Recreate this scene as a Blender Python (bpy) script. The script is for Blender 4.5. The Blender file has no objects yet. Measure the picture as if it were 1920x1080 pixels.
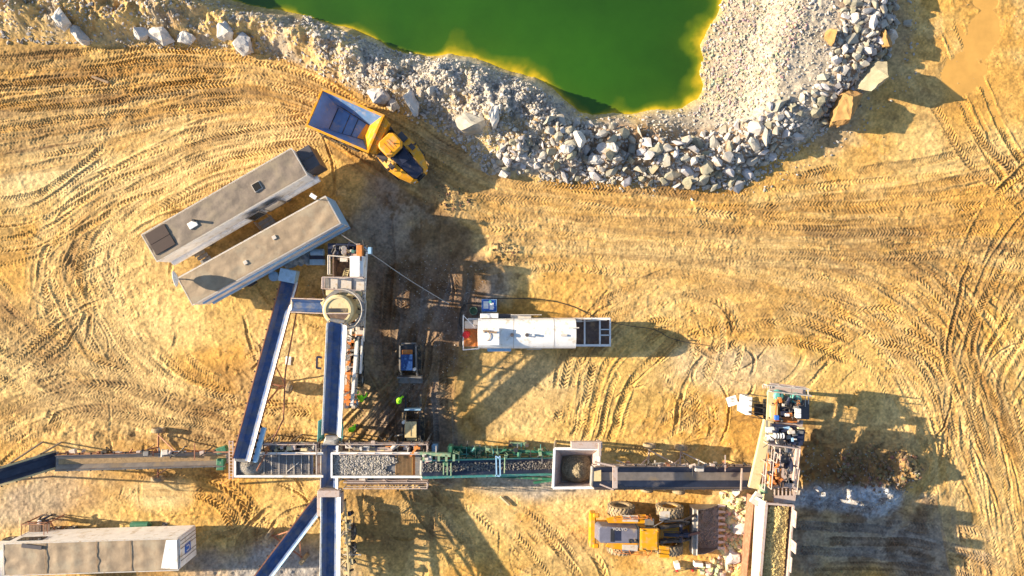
import bpy, bmesh, math, random
import numpy as np
from mathutils import Vector, Matrix, noise as mnoise
random.seed(11)
SC = bpy.context.scene
COL = SC.collection
# ---------------------------------------------------------------- camera, sky, sun
HC = 55.0                      # drone height in metres
PPM = 23.13                    # photo pixels per metre on the ground
cd = bpy.data.cameras.new('camera'); cam = bpy.data.objects.new('camera', cd); COL.objects.link(cam)
cam.location = (0, 0, HC); cam.rotation_euler = (0, 0, 0)
cd.sensor_width = 36; cd.lens = 18 * HC * PPM / 960.0; cd.clip_end = 2000; cd.clip_start = 0.5
SC.camera = cam
SUN_EL = math.radians(20.0)
SH = Vector((1.0, -0.125, 0)).normalized()          # where shadows fall
w = bpy.data.worlds.new('World'); SC.world = w; w.use_nodes = True
nt = w.node_tree; bg = nt.nodes['Background']
sk = nt.nodes.new('ShaderNodeTexSky'); sk.sky_type = 'NISHITA'; sk.sun_disc = False
sk.sun_elevation = SUN_EL; sk.sun_rotation = math.atan2(-SH.x, -SH.y)
sk.air_density = 1.0; sk.dust_density = 0.6
nt.links.new(sk.outputs[0], bg.inputs[0]); bg.inputs[1].default_value = 0.09
sl = bpy.data.lights.new('sun', 'SUN'); sun = bpy.data.objects.new('sun', sl); COL.objects.link(sun)
sl.energy = 5.0; sl.angle = math.radians(0.5); sl.color = (1.0, 0.84, 0.60)
d = Vector((SH.x * math.cos(SUN_EL), SH.y * math.cos(SUN_EL), -math.sin(SUN_EL)))
sun.rotation_euler = d.to_track_quat('-Z', 'Y').to_euler()
SC.view_settings.view_transform = 'Standard'; SC.view_settings.look = 'None'
SC.view_settings.exposure = 1.28; SC.view_settings.gamma = 1.0

# ---------------------------------------------------------------- helpers
def W(px, py, z=0.0):
    k = (HC - z) / HC / PPM
    return Vector(((px - 960) * k, (540 - py) * k, z))
def tag(o, label=None, cat=None, group=None, kind=None):
    if label: o['label'] = label
    if cat: o['category'] = cat
    if group: o['group'] = group
    if kind: o['kind'] = kind
    return o
def newobj(name, me, parent=None):
    o = bpy.data.objects.new(name, me); COL.objects.link(o)
    if parent: o.parent = parent
    return o
_m = {}
def mat(name, col, rough=0.6, metal=0.0, var=0.25, scale=3.0, bump=0.0, bscale=20.0, dirt=None, dirtamt=0.4, dscale=1.2, rnd=0.0, attr=None):
    if name in _m: return _m[name]
    m = bpy.data.materials.new(name); m.use_nodes = True; n = m.node_tree.nodes; l = m.node_tree.links
    p = n['Principled BSDF']; p.inputs['Roughness'].default_value = rough; p.inputs['Metallic'].default_value = metal
    tc = n.new('ShaderNodeTexCoord')
    def mixc(fac, a, b, mode='MIX'):
        x = n.new('ShaderNodeMix'); x.data_type = 'RGBA'; x.blend_type = mode
        for sock, v in ((x.inputs[0], fac), (x.inputs[6], a), (x.inputs[7], b)):
            if hasattr(v, 'is_output'): l.new(v, sock)
            else: sock.default_value = v
        return x.outputs[2]
    def ramp(src, lo, hi):
        r = n.new('ShaderNodeMapRange'); r.inputs[1].default_value = lo; r.inputs[2].default_value = hi
        l.new(src, r.inputs[0]); return r.outputs[0]
    def noi(sc, det=6.0):
        t = n.new('ShaderNodeTexNoise'); t.inputs['Scale'].default_value = sc; t.inputs['Detail'].default_value = det
        t.inputs['Roughness'].default_value = 0.65
        l.new(tc.outputs['Object'], t.inputs['Vector']); return t.outputs['Fac']
    if attr:
        a = n.new('ShaderNodeAttribute'); a.attribute_name = attr; base = a.outputs['Color']
    else:
        base = (*col, 1)
    k0, k1 = 1 - var, 1 + var
    nz = noi(scale)
    g = n.new('ShaderNodeMapRange'); g.inputs[1].default_value = 0.3; g.inputs[2].default_value = 0.7
    g.inputs[3].default_value = k0; g.inputs[4].default_value = k1; l.new(nz, g.inputs[0])
    cx = n.new('ShaderNodeCombineXYZ'); [l.new(g.outputs[0], cx.inputs[i]) for i in range(3)]
    c = mixc(1.0, base, cx.outputs[0], 'MULTIPLY')
    if rnd:
        oi = n.new('ShaderNodeObjectInfo'); g2 = n.new('ShaderNodeMapRange'); g2.inputs[3].default_value = 1 - rnd; g2.inputs[4].default_value = 1 + rnd * 0.6
        l.new(oi.outputs['Random'], g2.inputs[0]); c2 = n.new('ShaderNodeCombineXYZ')
        pw = n.new('ShaderNodeMath'); pw.operation = 'POWER'; pw.inputs[1].default_value = 1.5; l.new(g2.outputs[0], pw.inputs[0])
        l.new(g2.outputs[0], c2.inputs[0]); l.new(g2.outputs[0], c2.inputs[1]); l.new(pw.outputs[0], c2.inputs[2])
        c = mixc(1.0, c, c2.outputs[0], 'MULTIPLY')
    if dirt:
        f = ramp(noi(dscale, 8.0), 0.62 - dirtamt * 0.35, 0.8 - dirtamt * 0.3)
        c = mixc(f, c, (*dirt, 1))
        rr = n.new('ShaderNodeMapRange'); rr.inputs[3].default_value = rough; rr.inputs[4].default_value = 0.9
        l.new(f, rr.inputs[0]); l.new(rr.outputs[0], p.inputs['Roughness'])
    l.new(c, p.inputs['Base Color'])
    if bump:
        b = n.new('ShaderNodeBump'); b.inputs['Strength'].default_value = bump; b.inputs['Distance'].default_value = 0.05
        l.new(noi(bscale, 8.0), b.inputs['Height']); l.new(b.outputs[0], p.inputs['Normal'])
    _m[name] = m; return m
DUST = (0.42, 0.30, 0.16)
M = dict(
 yellow=mat('yellow_paint', (0.76, 0.33, 0.008), 0.4, var=0.14, dirt=DUST, dirtamt=0.32, dscale=2.5),
 yellow2=mat('dusty_yellow_paint', (0.74, 0.38, 0.03), 0.5, var=0.15, dirt=DUST, dirtamt=0.45, dscale=3),
 navy=mat('dark_hood_plastic', (0.025, 0.03, 0.06), 0.35, var=0.3, dirt=DUST, dirtamt=0.05),
 greyhood=mat('grey_hood_paint', (0.14, 0.14, 0.19), 0.4, var=0.15, dirt=DUST, dirtamt=0.15),
 glass=mat('dark_glass', (0.02, 0.025, 0.03), 0.08, var=0.1),
 rubber=mat('tyre_rubber', (0.045, 0.042, 0.04), 0.85, var=0.3, dirt=DUST, dirtamt=0.35, dscale=4),
 dusty_rubber=mat('dusty_tyre_rubber', (0.22, 0.19, 0.15), 0.9, var=0.25, dirt=DUST, dirtamt=0.7, dscale=4),
 black=mat('black_steel', (0.03, 0.03, 0.035), 0.5, var=0.3, dirt=DUST, dirtamt=0.25),
 steel=mat('worn_steel', (0.23, 0.22, 0.215), 0.45, 0.3, var=0.35, dirt=(0.3, 0.23, 0.16), dirtamt=0.3, dscale=2),
 bedsteel=mat('shade_blue_body_steel', (0.13, 0.26, 0.52), 0.42, 0.1, var=0.2, scale=1.2, dirt=(0.42, 0.40, 0.42), dirtamt=0.3, dscale=1.5),  # blue of the shaded body interior put into the steel colour
 rust=mat('rusty_red_paint', (0.36, 0.15, 0.085), 0.75, var=0.35, scale=4, dirt=(0.35, 0.25, 0.17), dirtamt=0.3, dscale=4),
 orange=mat('orange_paint', (0.62, 0.20, 0.04), 0.6, var=0.25, dirt=DUST, dirtamt=0.25, dscale=4),
 white=mat('white_paint', (0.82, 0.80, 0.79), 0.45, var=0.12, scale=2, dirt=(0.5, 0.40, 0.28), dirtamt=0.25, dscale=1.5),
 dwhite=mat('dusty_white_steel', (0.58, 0.53, 0.48), 0.6, var=0.18, dirt=(0.42, 0.31, 0.2), dirtamt=0.35, dscale=3),
 pink=mat('faded_primer_steel', (0.50, 0.40, 0.36), 0.65, var=0.22, dirt=(0.32, 0.18, 0.1), dirtamt=0.35, dscale=3),
 cream=mat('cream_steel', (0.66, 0.54, 0.30), 0.6, var=0.15, dirt=DUST, dirtamt=0.3, dscale=3),
 tarp=mat('grey_roof_sheet', (0.20, 0.155, 0.12), 0.6, var=0.3, scale=0.9, bump=0.7, bscale=1.4, dirt=(0.30, 0.24, 0.17), dirtamt=0.4, dscale=0.8),
 tarp2=mat('tan_roof_sheet', (0.31, 0.225, 0.145), 0.6, var=0.28, scale=0.9, bump=0.8, bscale=1.4, dirt=(0.38, 0.31, 0.22), dirtamt=0.35, dscale=0.8),
 brownpanel=mat('brown_panel', (0.035, 0.014, 0.012), 0.6, var=0.2, scale=2),
 darkgrey=mat('dark_grey_panel', (0.085, 0.075, 0.08), 0.45, var=0.2, scale=2),
 belt=mat('sky_sheen_belt_rubber', (0.04, 0.085, 0.22), 0.38, var=0.35, scale=1.3, dirt=(0.15, 0.16, 0.19), dirtamt=0.45, dscale=1.5),  # blue sky reflection on shaded belts put into the rubber colour
 dbelt=mat('dark_belt_rubber', (0.03, 0.04, 0.075), 0.4, var=0.3, scale=2, dirt=(0.2, 0.17, 0.15), dirtamt=0.15, dscale=1),
 sandbelt=mat('sandy_belt_load', (0.50, 0.33, 0.17), 0.9, var=0.3, scale=6, bump=0.6, bscale=25),
 green=mat('green_paint', (0.03, 0.16, 0.09), 0.5, var=0.25, dirt=(0.3, 0.28, 0.2), dirtamt=0.25, dscale=3),
 lgreen=mat('pale_green_paint', (0.22, 0.35, 0.22), 0.6, var=0.25, dirt=DUST, dirtamt=0.35, dscale=3),
 teal=mat('teal_paint', (0.10, 0.36, 0.33), 0.5, var=0.2, dirt=DUST, dirtamt=0.2, dscale=3),
 blue=mat('blue_paint', (0.03, 0.14, 0.55), 0.45, var=0.2, dirt=DUST, dirtamt=0.05),
 lblue=mat('pale_blue_plastic', (0.30, 0.50, 0.72), 0.45, var=0.2),
 hosem=mat('black_hose', (0.04, 0.035, 0.035), 0.6, var=0.2),
 red=mat('red_paint', (0.62, 0.03, 0.03), 0.4, var=0.15),
 wood=mat('weathered_wood', (0.30, 0.20, 0.12), 0.8, var=0.3, scale=6),
 deckbrown=mat('brown_deck_plate', (0.13, 0.08, 0.06), 0.7, var=0.35, scale=4, dirt=(0.3, 0.19, 0.1), dirtamt=0.3, dscale=2),
 amber=mat('amber_screen_mesh', (0.42, 0.24, 0.08), 0.6, var=0.25, scale=5),
 hivis=mat('lime_hivis_cloth', (0.35, 0.95, 0.02), 0.8, var=0.1),
 skin=mat('skin', (0.50, 0.30, 0.21), 0.6, var=0.05),
 trousers=mat('dark_blue_trousers', (0.03, 0.05, 0.12), 0.8, var=0.1),
 rock=mat('pale_limestone', (0.45, 0.42, 0.385), 0.85, var=0.28, scale=2.0, bump=0.6, bscale=6.0, rnd=0.4, dirt=(0.34, 0.24, 0.14), dirtamt=0.4, dscale=0.8),
 whiterock=mat('white_limestone', (0.54, 0.51, 0.48), 0.85, var=0.25, scale=2.0, bump=0.7, bscale=5.0, dirt=(0.42, 0.33, 0.22), dirtamt=0.2, dscale=1.0),
 palerock=mat('greenish_tan_rock', (0.30, 0.26, 0.18), 0.9, var=0.35, scale=1.5, bump=0.9, bscale=4.0, dirt=(0.40, 0.38, 0.32), dirtamt=0.4, dscale=1.2),
 tanrock=mat('ochre_rock', (0.38, 0.22, 0.08), 0.9, var=0.35, scale=2.0, bump=0.8, bscale=5.0, dirt=(0.25, 0.13, 0.05), dirtamt=0.3, dscale=1.5),
 rubble=mat('rubble_rock', (0.4, 0.38, 0.36), 0.88, var=0.22, scale=4.0, bump=0.5, bscale=14.0, attr='Col'),
)
class MB:
    def __init__(s): s.v = []; s.f = []
    def add(s, vs, fs):
        b = len(s.v); s.v += [tuple(x) for x in vs]; s.f += [tuple(b + i for i in f) for f in fs]; return s
    BF = [(0,3,2,1),(4,5,6,7),(0,1,5,4),(1,2,6,5),(2,3,7,6),(3,0,4,7)]
    def obox(s, c, ax, ay, az, sz):
        c = Vector(c); a = Vector(ax) * sz[0] / 2; b = Vector(ay) * sz[1] / 2; e = Vector(az) * sz[2] / 2
        return s.add([c-a-b-e, c+a-b-e, c+a+b-e, c-a+b-e, c-a-b+e, c+a-b+e, c+a+b+e, c-a+b+e], s.BF)
    def box(s, c, sz, rz=0):
        return s.obox(c, (math.cos(rz), math.sin(rz), 0), (-math.sin(rz), math.cos(rz), 0), (0,0,1), sz)
    def beam(s, a, b, wd, h=None, up=(0,0,1)):
        a = Vector(a); b = Vector(b); u = b - a; L = u.length
        if L < 1e-6: return s
        u /= L; v = Vector(up).cross(u)
        if v.length < 1e-3: v = Vector((1,0,0)).cross(u)
        v.normalize(); n = u.cross(v)
        return s.obox((a+b)/2, u, v, n, (L, wd, h or wd))
    def tube(s, a, b, r, n=10, r2=None):
        a = Vector(a); b = Vector(b); u = (b - a).normalized(); r2 = r if r2 is None else r2
        v = u.orthogonal().normalized(); q = u.cross(v); vs = []
        for i in range(n):
            t = 2*math.pi*i/n; vs.append(a + (v*math.cos(t) + q*math.sin(t))*r)
        for i in range(n):
            t = 2*math.pi*i/n; vs.append(b + (v*math.cos(t) + q*math.sin(t))*r2)
        fs = [(i, (i+1) % n, n+(i+1) % n, n+i) for i in range(n)]
        return s.add(vs, fs + [tuple(range(n-1, -1, -1)), tuple(range(n, 2*n))])
    def path(s, pts, r, n=6):
        for a, b in zip(pts[:-1], pts[1:]): s.tube(a, b, r, n)
        return s
    def prism(s, poly, z0, z1, top=None):
        n = len(poly); top = top or poly
        vs = [(p[0], p[1], z0) for p in poly] + [(p[0], p[1], z1 if len(p) < 3 else p[2]) for p in top]
        return s.add(vs, [(i, (i+1) % n, n+(i+1) % n, n+i) for i in range(n)] + [tuple(range(n-1, -1, -1)), tuple(range(n, 2*n))])
    def lathe(s, prof, c, axis, n=20):
        c = Vector(c); u = Vector(axis).normalized(); v = u.orthogonal().normalized(); q = u.cross(v); k = len(prof); vs = []
        for i in range(n):
            t = 2*math.pi*i/n
            for (r, h) in prof: vs.append(c + u*h + (v*math.cos(t) + q*math.sin(t))*r)
        fs = [(i*k+j, i*k+j+1, ((i+1) % n)*k+j+1, ((i+1) % n)*k+j) for i in range(n) for j in range(k-1)]
        return s.add(vs, fs)
    def plate(s, a, b, c, d2, t=0.04):
        a, b, c, d2 = map(Vector, (a, b, c, d2)); n = (b-a).cross(d2-a).normalized()*t
        return s.add([a, b, c, d2, a-n, b-n, c-n, d2-n], [(0,1,2,3),(7,6,5,4),(0,4,5,1),(1,5,6,2),(2,6,7,3),(3,7,4,0)])
    def rail(s, pts, h=1.0, r=0.03, step=1.2, mid=True):
        pts = [Vector(p) for p in pts]; up = Vector((0,0,h))
        for a, b in zip(pts[:-1], pts[1:]):
            s.tube(a+up, b+up, r, 6)
            if mid: s.tube(a+up*0.5, b+up*0.5, r*0.8, 6)
            k = max(1, int((b-a).length/step))
            for i in range(k+1): s.tube(a.lerp(b, i/k), a.lerp(b, i/k)+up, r, 6)
        return s
    def build(s, name, m, parent=None, smooth=False, bevel=0, off=None):
        me = bpy.data.meshes.new(name); me.from_pydata(s.v, [], s.f)
        bm = bmesh.new(); bm.from_mesh(me); bmesh.ops.recalc_face_normals(bm, faces=bm.faces); bm.to_mesh(me); bm.free()
        me.materials.append(M[m] if isinstance(m, str) else m)
        if smooth:
            me.polygons.foreach_set('use_smooth', [True]*len(me.polygons))
            try: me.set_sharp_from_angle(angle=math.radians(40))
            except Exception: pass
        o = newobj(name, me, parent)
        if bevel:
            b = o.modifiers.new('b', 'BEVEL'); b.width = bevel; b.segments = 2; b.limit_method = 'ANGLE'
        return o
class Thing:
    def __init__(s, name, label, cat, loc, rz=0, group=None):
        s.o = bpy.data.objects.new(name, None); COL.objects.link(s.o); s.o.empty_display_size = 0.2
        s.o.location = loc; s.o.rotation_euler = (0, 0, rz); tag(s.o, label, cat, group)
        s.inv = (Matrix.Translation(Vector(loc)) @ Matrix.Rotation(rz, 4, 'Z')).inverted()
    def p(s, px, py, z=0): return s.inv @ W(px, py, z)
    def part(s, name, mb, m, parent=None, **k): return mb.build(name, m, parent or s.o, **k)
def add_text(txt, size, m, parent, loc, rot=(0,0,0), name='lettering'):
    c = bpy.data.curves.new('t', 'FONT'); c.body = txt; c.size = size; c.extrude = 0.004; c.align_x = 'CENTER'; c.align_y = 'CENTER'
    t = bpy.data.objects.new('t', c); COL.objects.link(t); dg = bpy.context.evaluated_depsgraph_get()
    me = bpy.data.meshes.new_from_object(t.evaluated_get(dg)); me.materials.clear(); me.materials.append(M[m])
    bpy.data.objects.remove(t); o = newobj(name, me, parent); o.location = loc; o.rotation_euler = rot; return o
def copy_tree(o, parent=None):
    c = o.copy(); COL.objects.link(c)
    if parent: c.parent = parent
    for ch in o.children: copy_tree(ch, c)
    return c

# ---------------------------------------------------------------- ground
DX = 0.06
def axis(lim):
    a = np.arange(-lim, lim + DX/2, DX); ext = []; s = DX; x = a[-1]
    while x < 420: s *= 1.16; x += s; ext.append(x)
    e = np.array(ext); return np.concatenate([-e[::-1], a, e]), len(ext)
gx, NEX = axis(43.2); gy, NEY = axis(24.9)
X, Y = np.meshgrid(gx, gy)
NX, NY = len(gx), len(gy)
rs = np.random.RandomState(5)
TAB = rs.rand(8, 256, 256).astype(np.float32)
def vn(x, y, sc, seed=0):
    xs = x/sc + 71.3*seed; ys = y/sc + 37.7*seed
    ix = np.floor(xs).astype(np.int64); iy = np.floor(ys).astype(np.int64)
    fx = xs-ix; fy = ys-iy; fx = fx*fx*(3-2*fx); fy = fy*fy*(3-2*fy); t = TAB[seed % 8]
    a = t[iy & 255, ix & 255]; b = t[iy & 255, (ix+1) & 255]; c = t[(iy+1) & 255, ix & 255]; e = t[(iy+1) & 255, (ix+1) & 255]
    return (a*(1-fx)+b*fx)*(1-fy) + (c*(1-fx)+e*fx)*fy
def fbm(x, y, sc, seed=0, octv=4, gain=0.5):
    r = 0; a = 1; tot = 0
    for i in range(octv): r = r + a*vn(x, y, sc/2**i, seed+i); tot += a; a *= gain
    return r/tot - 0.5
def sstep(a, b, x):
    t = np.clip((x-a)/(b-a), 0, 1); return t*t*(3-2*t)
PXg = X*PPM + 960; PYg = 540 - Y*PPM
def sdf(poly, xs, ys):       # positive inside
    dmin = np.full(xs.shape, 1e9, np.float32); ins = np.zeros(xs.shape, bool); n = len(poly)
    for i in range(n):
        x0, y0 = poly[i]; x1, y1 = poly[(i+1) % n]; ex, ey = x1-x0, y1-y0
        t = np.clip(((xs-x0)*ex + (ys-y0)*ey)/(ex*ex+ey*ey+1e-9), 0, 1)
        dmin = np.minimum(dmin, np.hypot(xs-x0-t*ex, ys-y0-t*ey))
        cond = ((y0 > ys) != (y1 > ys)); xi = (x1-x0)*(ys-y0)/((y1-y0) if y1 != y0 else 1e-9) + x0
        ins ^= cond & (xs < xi)
    return np.where(ins, dmin, -dmin)
WZ = -1.0
shore = [(400,-30),(440,4),(480,15),(530,20),(580,30),(620,44),(660,52),(690,68),(720,85),(760,101),(800,106),(840,100),(880,108),(930,124),(960,138),(1000,145),(1035,162),(1062,188),(1085,210),(1110,215),(1150,211),(1180,214),(1230,206),(1280,203),(1308,185),(1318,160),(1312,135),(1320,110),(1312,85),(1322,60),(1340,35),(1352,0),(1370,-40),(1420,-200),(1300,-420),(800,-420),(420,-250)]
shW = [tuple(W(a, b, WZ)[:2]) for a, b in shore]
bank = [(-300,40),(0,72),(100,84),(200,95),(300,90),(430,100),(520,112),(580,140),(640,165),(700,192),(760,215),(830,238),(870,265),(905,290),(922,325),(1000,335),(1100,346),(1200,350),(1300,358),(1370,352),(1410,325),(1500,285),(1545,240),(1600,205),(1640,165),(1668,100),(1686,50),(1690,-20),(1700,-300),(1200,-900),(300,-900),(-300,-500)]
bkW = [tuple(W(a, b)[:2]) for a, b in bank]
wob = 0.5*fbm(X, Y, 1.6, 3, 4)
sS = sdf(shW, X, Y) + wob*0.9
sB = sdf(bkW, X, Y) + wob*1.2
def blob(px, py, rx, ry, rot=0, nz=0.25, soft=0.35):
    c, s = math.cos(math.radians(rot)), math.sin(math.radians(rot)); u = ((PXg-px)*c + (PYg-py)*s)/rx; v = (-(PXg-px)*s + (PYg-py)*c)/ry
    return 1-sstep(1-soft, 1+soft, np.hypot(u, v) + nz*NZ1)
NZ1 = 4*fbm(X, Y, 3.0, 1, 5)
NF = fbm(X, Y, 0.9, 2, 5, 0.6)
Z = 0.05*fbm(X, Y, 7, 0, 3) + 0.05*NF + 0.055*fbm(X, Y, 0.24, 6, 2)*(0.4+2*np.clip(vn(X, Y, 4.5, 3)-0.3, 0, 1))
leftb = 1-sstep(1180, 1330, PXg)
rid = 1-np.abs(2*fbm(X, Y, 3.4, 4, 5, 0.55))*1.6
bz = sstep(0, 2.6, sB)*(0.75 + leftb*(1.05*rid + 1.5*fbm(X, Y, 1.3, 2, 5, 0.6)) + (1-leftb)*(0.85+0.22*NF))
Z = Z + bz
slope = 1.15-0.8*sstep(1150, 1330, PXg)
Zs = WZ + (-sS)*slope + 0.25*fbm(X, Y, 0.8, 3, 4)*np.clip(-sS, 0, 1)
near = 1-sstep(0.6+2.5*sstep(1200, 1330, PXg), 2.6+3.5*sstep(1200, 1330, PXg), -sS)
Z = np.where(sS < 0, Z*(1-near)+np.minimum(Z, Zs)*near, WZ - 0.15 - np.minimum(sS*0.35, 3.0))
# mounds
MD = [(1625,868,85,42,-8,1.1),(1690,885,30,28,0,0.9),(848,372,30,24,0,0.35),(945,470,28,20,10,0.3),(1388,985,14,75,-6,0.7),(1345,1066,36,14,0,0.35),(1640,935,70,22,0,0.35),(480,1075,90,45,0,0.3),(1095,250,60,30,10,0.35),(200,810,220,14,2,0.3),(905,240,28,28,0,0.5),(330,20,28,26,60,0.5)]
rough_m = 0
for (a, b, rx, ry, ro, h) in MD:
    k = blob(a, b, rx*1.25, ry*1.25, ro, 0.3, 0.8); Z += k*h*(0.8+1.0*NF); rough_m = np.maximum(rough_m, k)
Z += rough_m*0.10*fbm(X, Y, 0.35, 1, 3, 0.7)
# colours (albedo)
C = np.empty((NY, NX, 3), np.float32)
def col(c): return np.array(c, np.float32)
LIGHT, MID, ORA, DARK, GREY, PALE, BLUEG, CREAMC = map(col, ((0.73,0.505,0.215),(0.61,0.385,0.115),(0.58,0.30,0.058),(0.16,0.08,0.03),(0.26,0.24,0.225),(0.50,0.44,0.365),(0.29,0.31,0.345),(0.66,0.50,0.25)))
def lay(mask, c, amt=1.0):
    global C
    m = np.clip(mask*amt, 0, 1)[..., None]; C = C*(1-m) + c*m
C[:] = MID
lay(sstep(-0.08, 0.22, fbm(X, Y, 9, 3, 4)), LIGHT, 0.75)
lay(sstep(-0.06, 0.16, fbm(X+20, Y*1.6, 7, 5, 5)+0.06*sstep(900, 1300, PXg)), ORA, 0.8)
lay(sstep(0.06, 0.24, fbm(X-50, Y*1.8, 6, 1, 6)), DARK, 0.4)
lay(sstep(0.10, 0.24, fbm(X+11, Y, 1.4, 5, 5, 0.65)), DARK, 0.42)
lay(sstep(0.08, 0.22, fbm(X+61, Y, 2.2, 2, 5, 0.6)), LIGHT, 0.45)
lay(blob(700,60+60,10,10), DARK, 0)
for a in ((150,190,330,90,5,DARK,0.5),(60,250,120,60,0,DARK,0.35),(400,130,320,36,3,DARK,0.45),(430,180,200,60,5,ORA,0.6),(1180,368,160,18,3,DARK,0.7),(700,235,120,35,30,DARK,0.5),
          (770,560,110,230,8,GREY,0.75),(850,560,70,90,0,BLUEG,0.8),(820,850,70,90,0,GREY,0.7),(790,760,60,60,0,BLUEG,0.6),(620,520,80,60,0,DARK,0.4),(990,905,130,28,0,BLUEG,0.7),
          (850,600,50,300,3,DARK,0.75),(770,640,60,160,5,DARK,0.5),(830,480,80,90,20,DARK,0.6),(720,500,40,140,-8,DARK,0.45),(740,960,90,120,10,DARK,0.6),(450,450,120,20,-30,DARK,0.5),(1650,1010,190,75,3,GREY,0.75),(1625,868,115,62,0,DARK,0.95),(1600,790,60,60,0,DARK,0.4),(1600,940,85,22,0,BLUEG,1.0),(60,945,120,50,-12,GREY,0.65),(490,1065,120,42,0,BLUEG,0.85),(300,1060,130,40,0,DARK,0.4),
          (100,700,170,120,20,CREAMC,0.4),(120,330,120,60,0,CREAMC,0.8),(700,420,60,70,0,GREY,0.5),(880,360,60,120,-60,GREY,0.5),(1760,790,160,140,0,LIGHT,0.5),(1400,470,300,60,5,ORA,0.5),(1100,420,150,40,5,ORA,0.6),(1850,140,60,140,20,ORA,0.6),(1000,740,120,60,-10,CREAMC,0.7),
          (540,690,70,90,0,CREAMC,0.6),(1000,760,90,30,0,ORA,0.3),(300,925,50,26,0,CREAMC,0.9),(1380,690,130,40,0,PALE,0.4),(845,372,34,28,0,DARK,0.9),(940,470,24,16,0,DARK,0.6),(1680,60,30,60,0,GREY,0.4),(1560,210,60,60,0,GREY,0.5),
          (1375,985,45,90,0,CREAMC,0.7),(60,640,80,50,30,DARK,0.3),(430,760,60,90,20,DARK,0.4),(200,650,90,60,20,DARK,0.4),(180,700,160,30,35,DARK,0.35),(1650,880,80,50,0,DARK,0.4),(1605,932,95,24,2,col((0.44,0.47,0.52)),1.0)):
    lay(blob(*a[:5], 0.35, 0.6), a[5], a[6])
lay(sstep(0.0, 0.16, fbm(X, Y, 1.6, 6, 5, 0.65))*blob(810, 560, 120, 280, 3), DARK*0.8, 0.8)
lay(sstep(0.0, 0.16, fbm(X, Y, 1.8, 2, 5, 0.65))*np.maximum(blob(1650, 990, 170, 90, 3), blob(1630, 830, 120, 80)), DARK*0.8, 0.7)  # lower-right shadow patches painted into the ground colour
HH = Z.copy()
def catmull(pts, step=0.035):
    P = [np.array(p, float) for p in pts]; P = [2*P[0]-P[1]] + P + [2*P[-1]-P[-2]]; out = []
    for i in range(1, len(P)-2):
        L = np.hypot(*(P[i+1]-P[i])); n = max(2, int(L/step)); t = np.linspace(0, 1, n, endpoint=False)[:, None]
        out.append(0.5*((2*P[i]) + (P[i+1]-P[i-1])*t + (2*P[i-1]-5*P[i]+4*P[i+1]-P[i+2])*t*t + (3*P[i]-P[i-1]-3*P[i+1]+P[i+2])*t**3))
    return np.concatenate(out)
TD = np.zeros_like(Z)         # track relief
def stamp(pts, width=0.62, depth=0.05, tread=0.045, pitch=0.3, offset=0.0, slant=0.6, shade=0.3, seed=0, ccol=DARK):
    c = catmull(pts); tg = np.gradient(c, axis=0); ln = np.hypot(tg[:, 0], tg[:, 1])+1e-9; tg /= ln[:, None]
    nrm = np.stack([-tg[:, 1], tg[:, 0]], 1); s = np.concatenate([[0], np.cumsum(ln[1:])])
    dd = np.arange(-width*0.75, width*0.75, 0.035)
    wb = (0.35*(vn(s, s*0+seed*1.7, 3.0, 2)-0.5)+0.12*(vn(s, s*0+seed, 0.9, 4)-0.5))[:, None]; offset = offset + wb
    xx = c[:, None, 0] + nrm[:, None, 0]*(dd[None]+offset); yy = c[:, None, 1] + nrm[:, None, 1]*(dd[None]+offset); offset = float(np.mean(offset))
    ss = s[:, None] + 0*dd[None]; q = np.abs(dd)[None]/(width/2)
    ph = (ss + slant*width*0.5*q)/pitch*2*np.pi
    tr = np.clip(1.6*np.sin(ph), -1, 1)*tread*(q < 0.97)*np.where(q < 0.12, 0.2, 1)
    rut = np.where(q < 1, -depth*(1-q**4), 0.55*depth*np.exp(-((q-1.15)/0.16)**2))
    fade = np.clip((0.6*vn(xx, yy, 3.2, seed % 7)+0.4*vn(xx, yy, 0.9, (seed+2) % 7)-0.30)*4.5, 0, 1)*np.clip((vn(ss, ss*0+seed*3.1+offset, 5.0, seed % 5)-0.25)*3.0, 0, 1)
    end = np.minimum(ss, s[-1]-ss); fade = fade*np.clip(end/1.5, 0, 1)
    ix = np.round((xx+43.2)/DX).astype(int)+NEX; iy = np.round((yy+24.9)/DX).astype(int)+NEY
    ok = (ix >= NEX) & (ix < NX-NEX) & (iy >= NEY) & (iy < NY-NEY)
    ix, iy, fd = ix[ok], iy[ok], fade[ok]; val = (tr+rut)[ok]; qq = (q+0*ss)[ok]
    TD[iy, ix] = TD[iy, ix]*(1-fd*0.85) + val*fd
    m = (fd*shade*(qq < 1)*np.clip(0.45+0.55*(qq), 0, 1))[:, None]
    C[iy, ix] = C[iy, ix]*(1-m) + ccol*m
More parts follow.
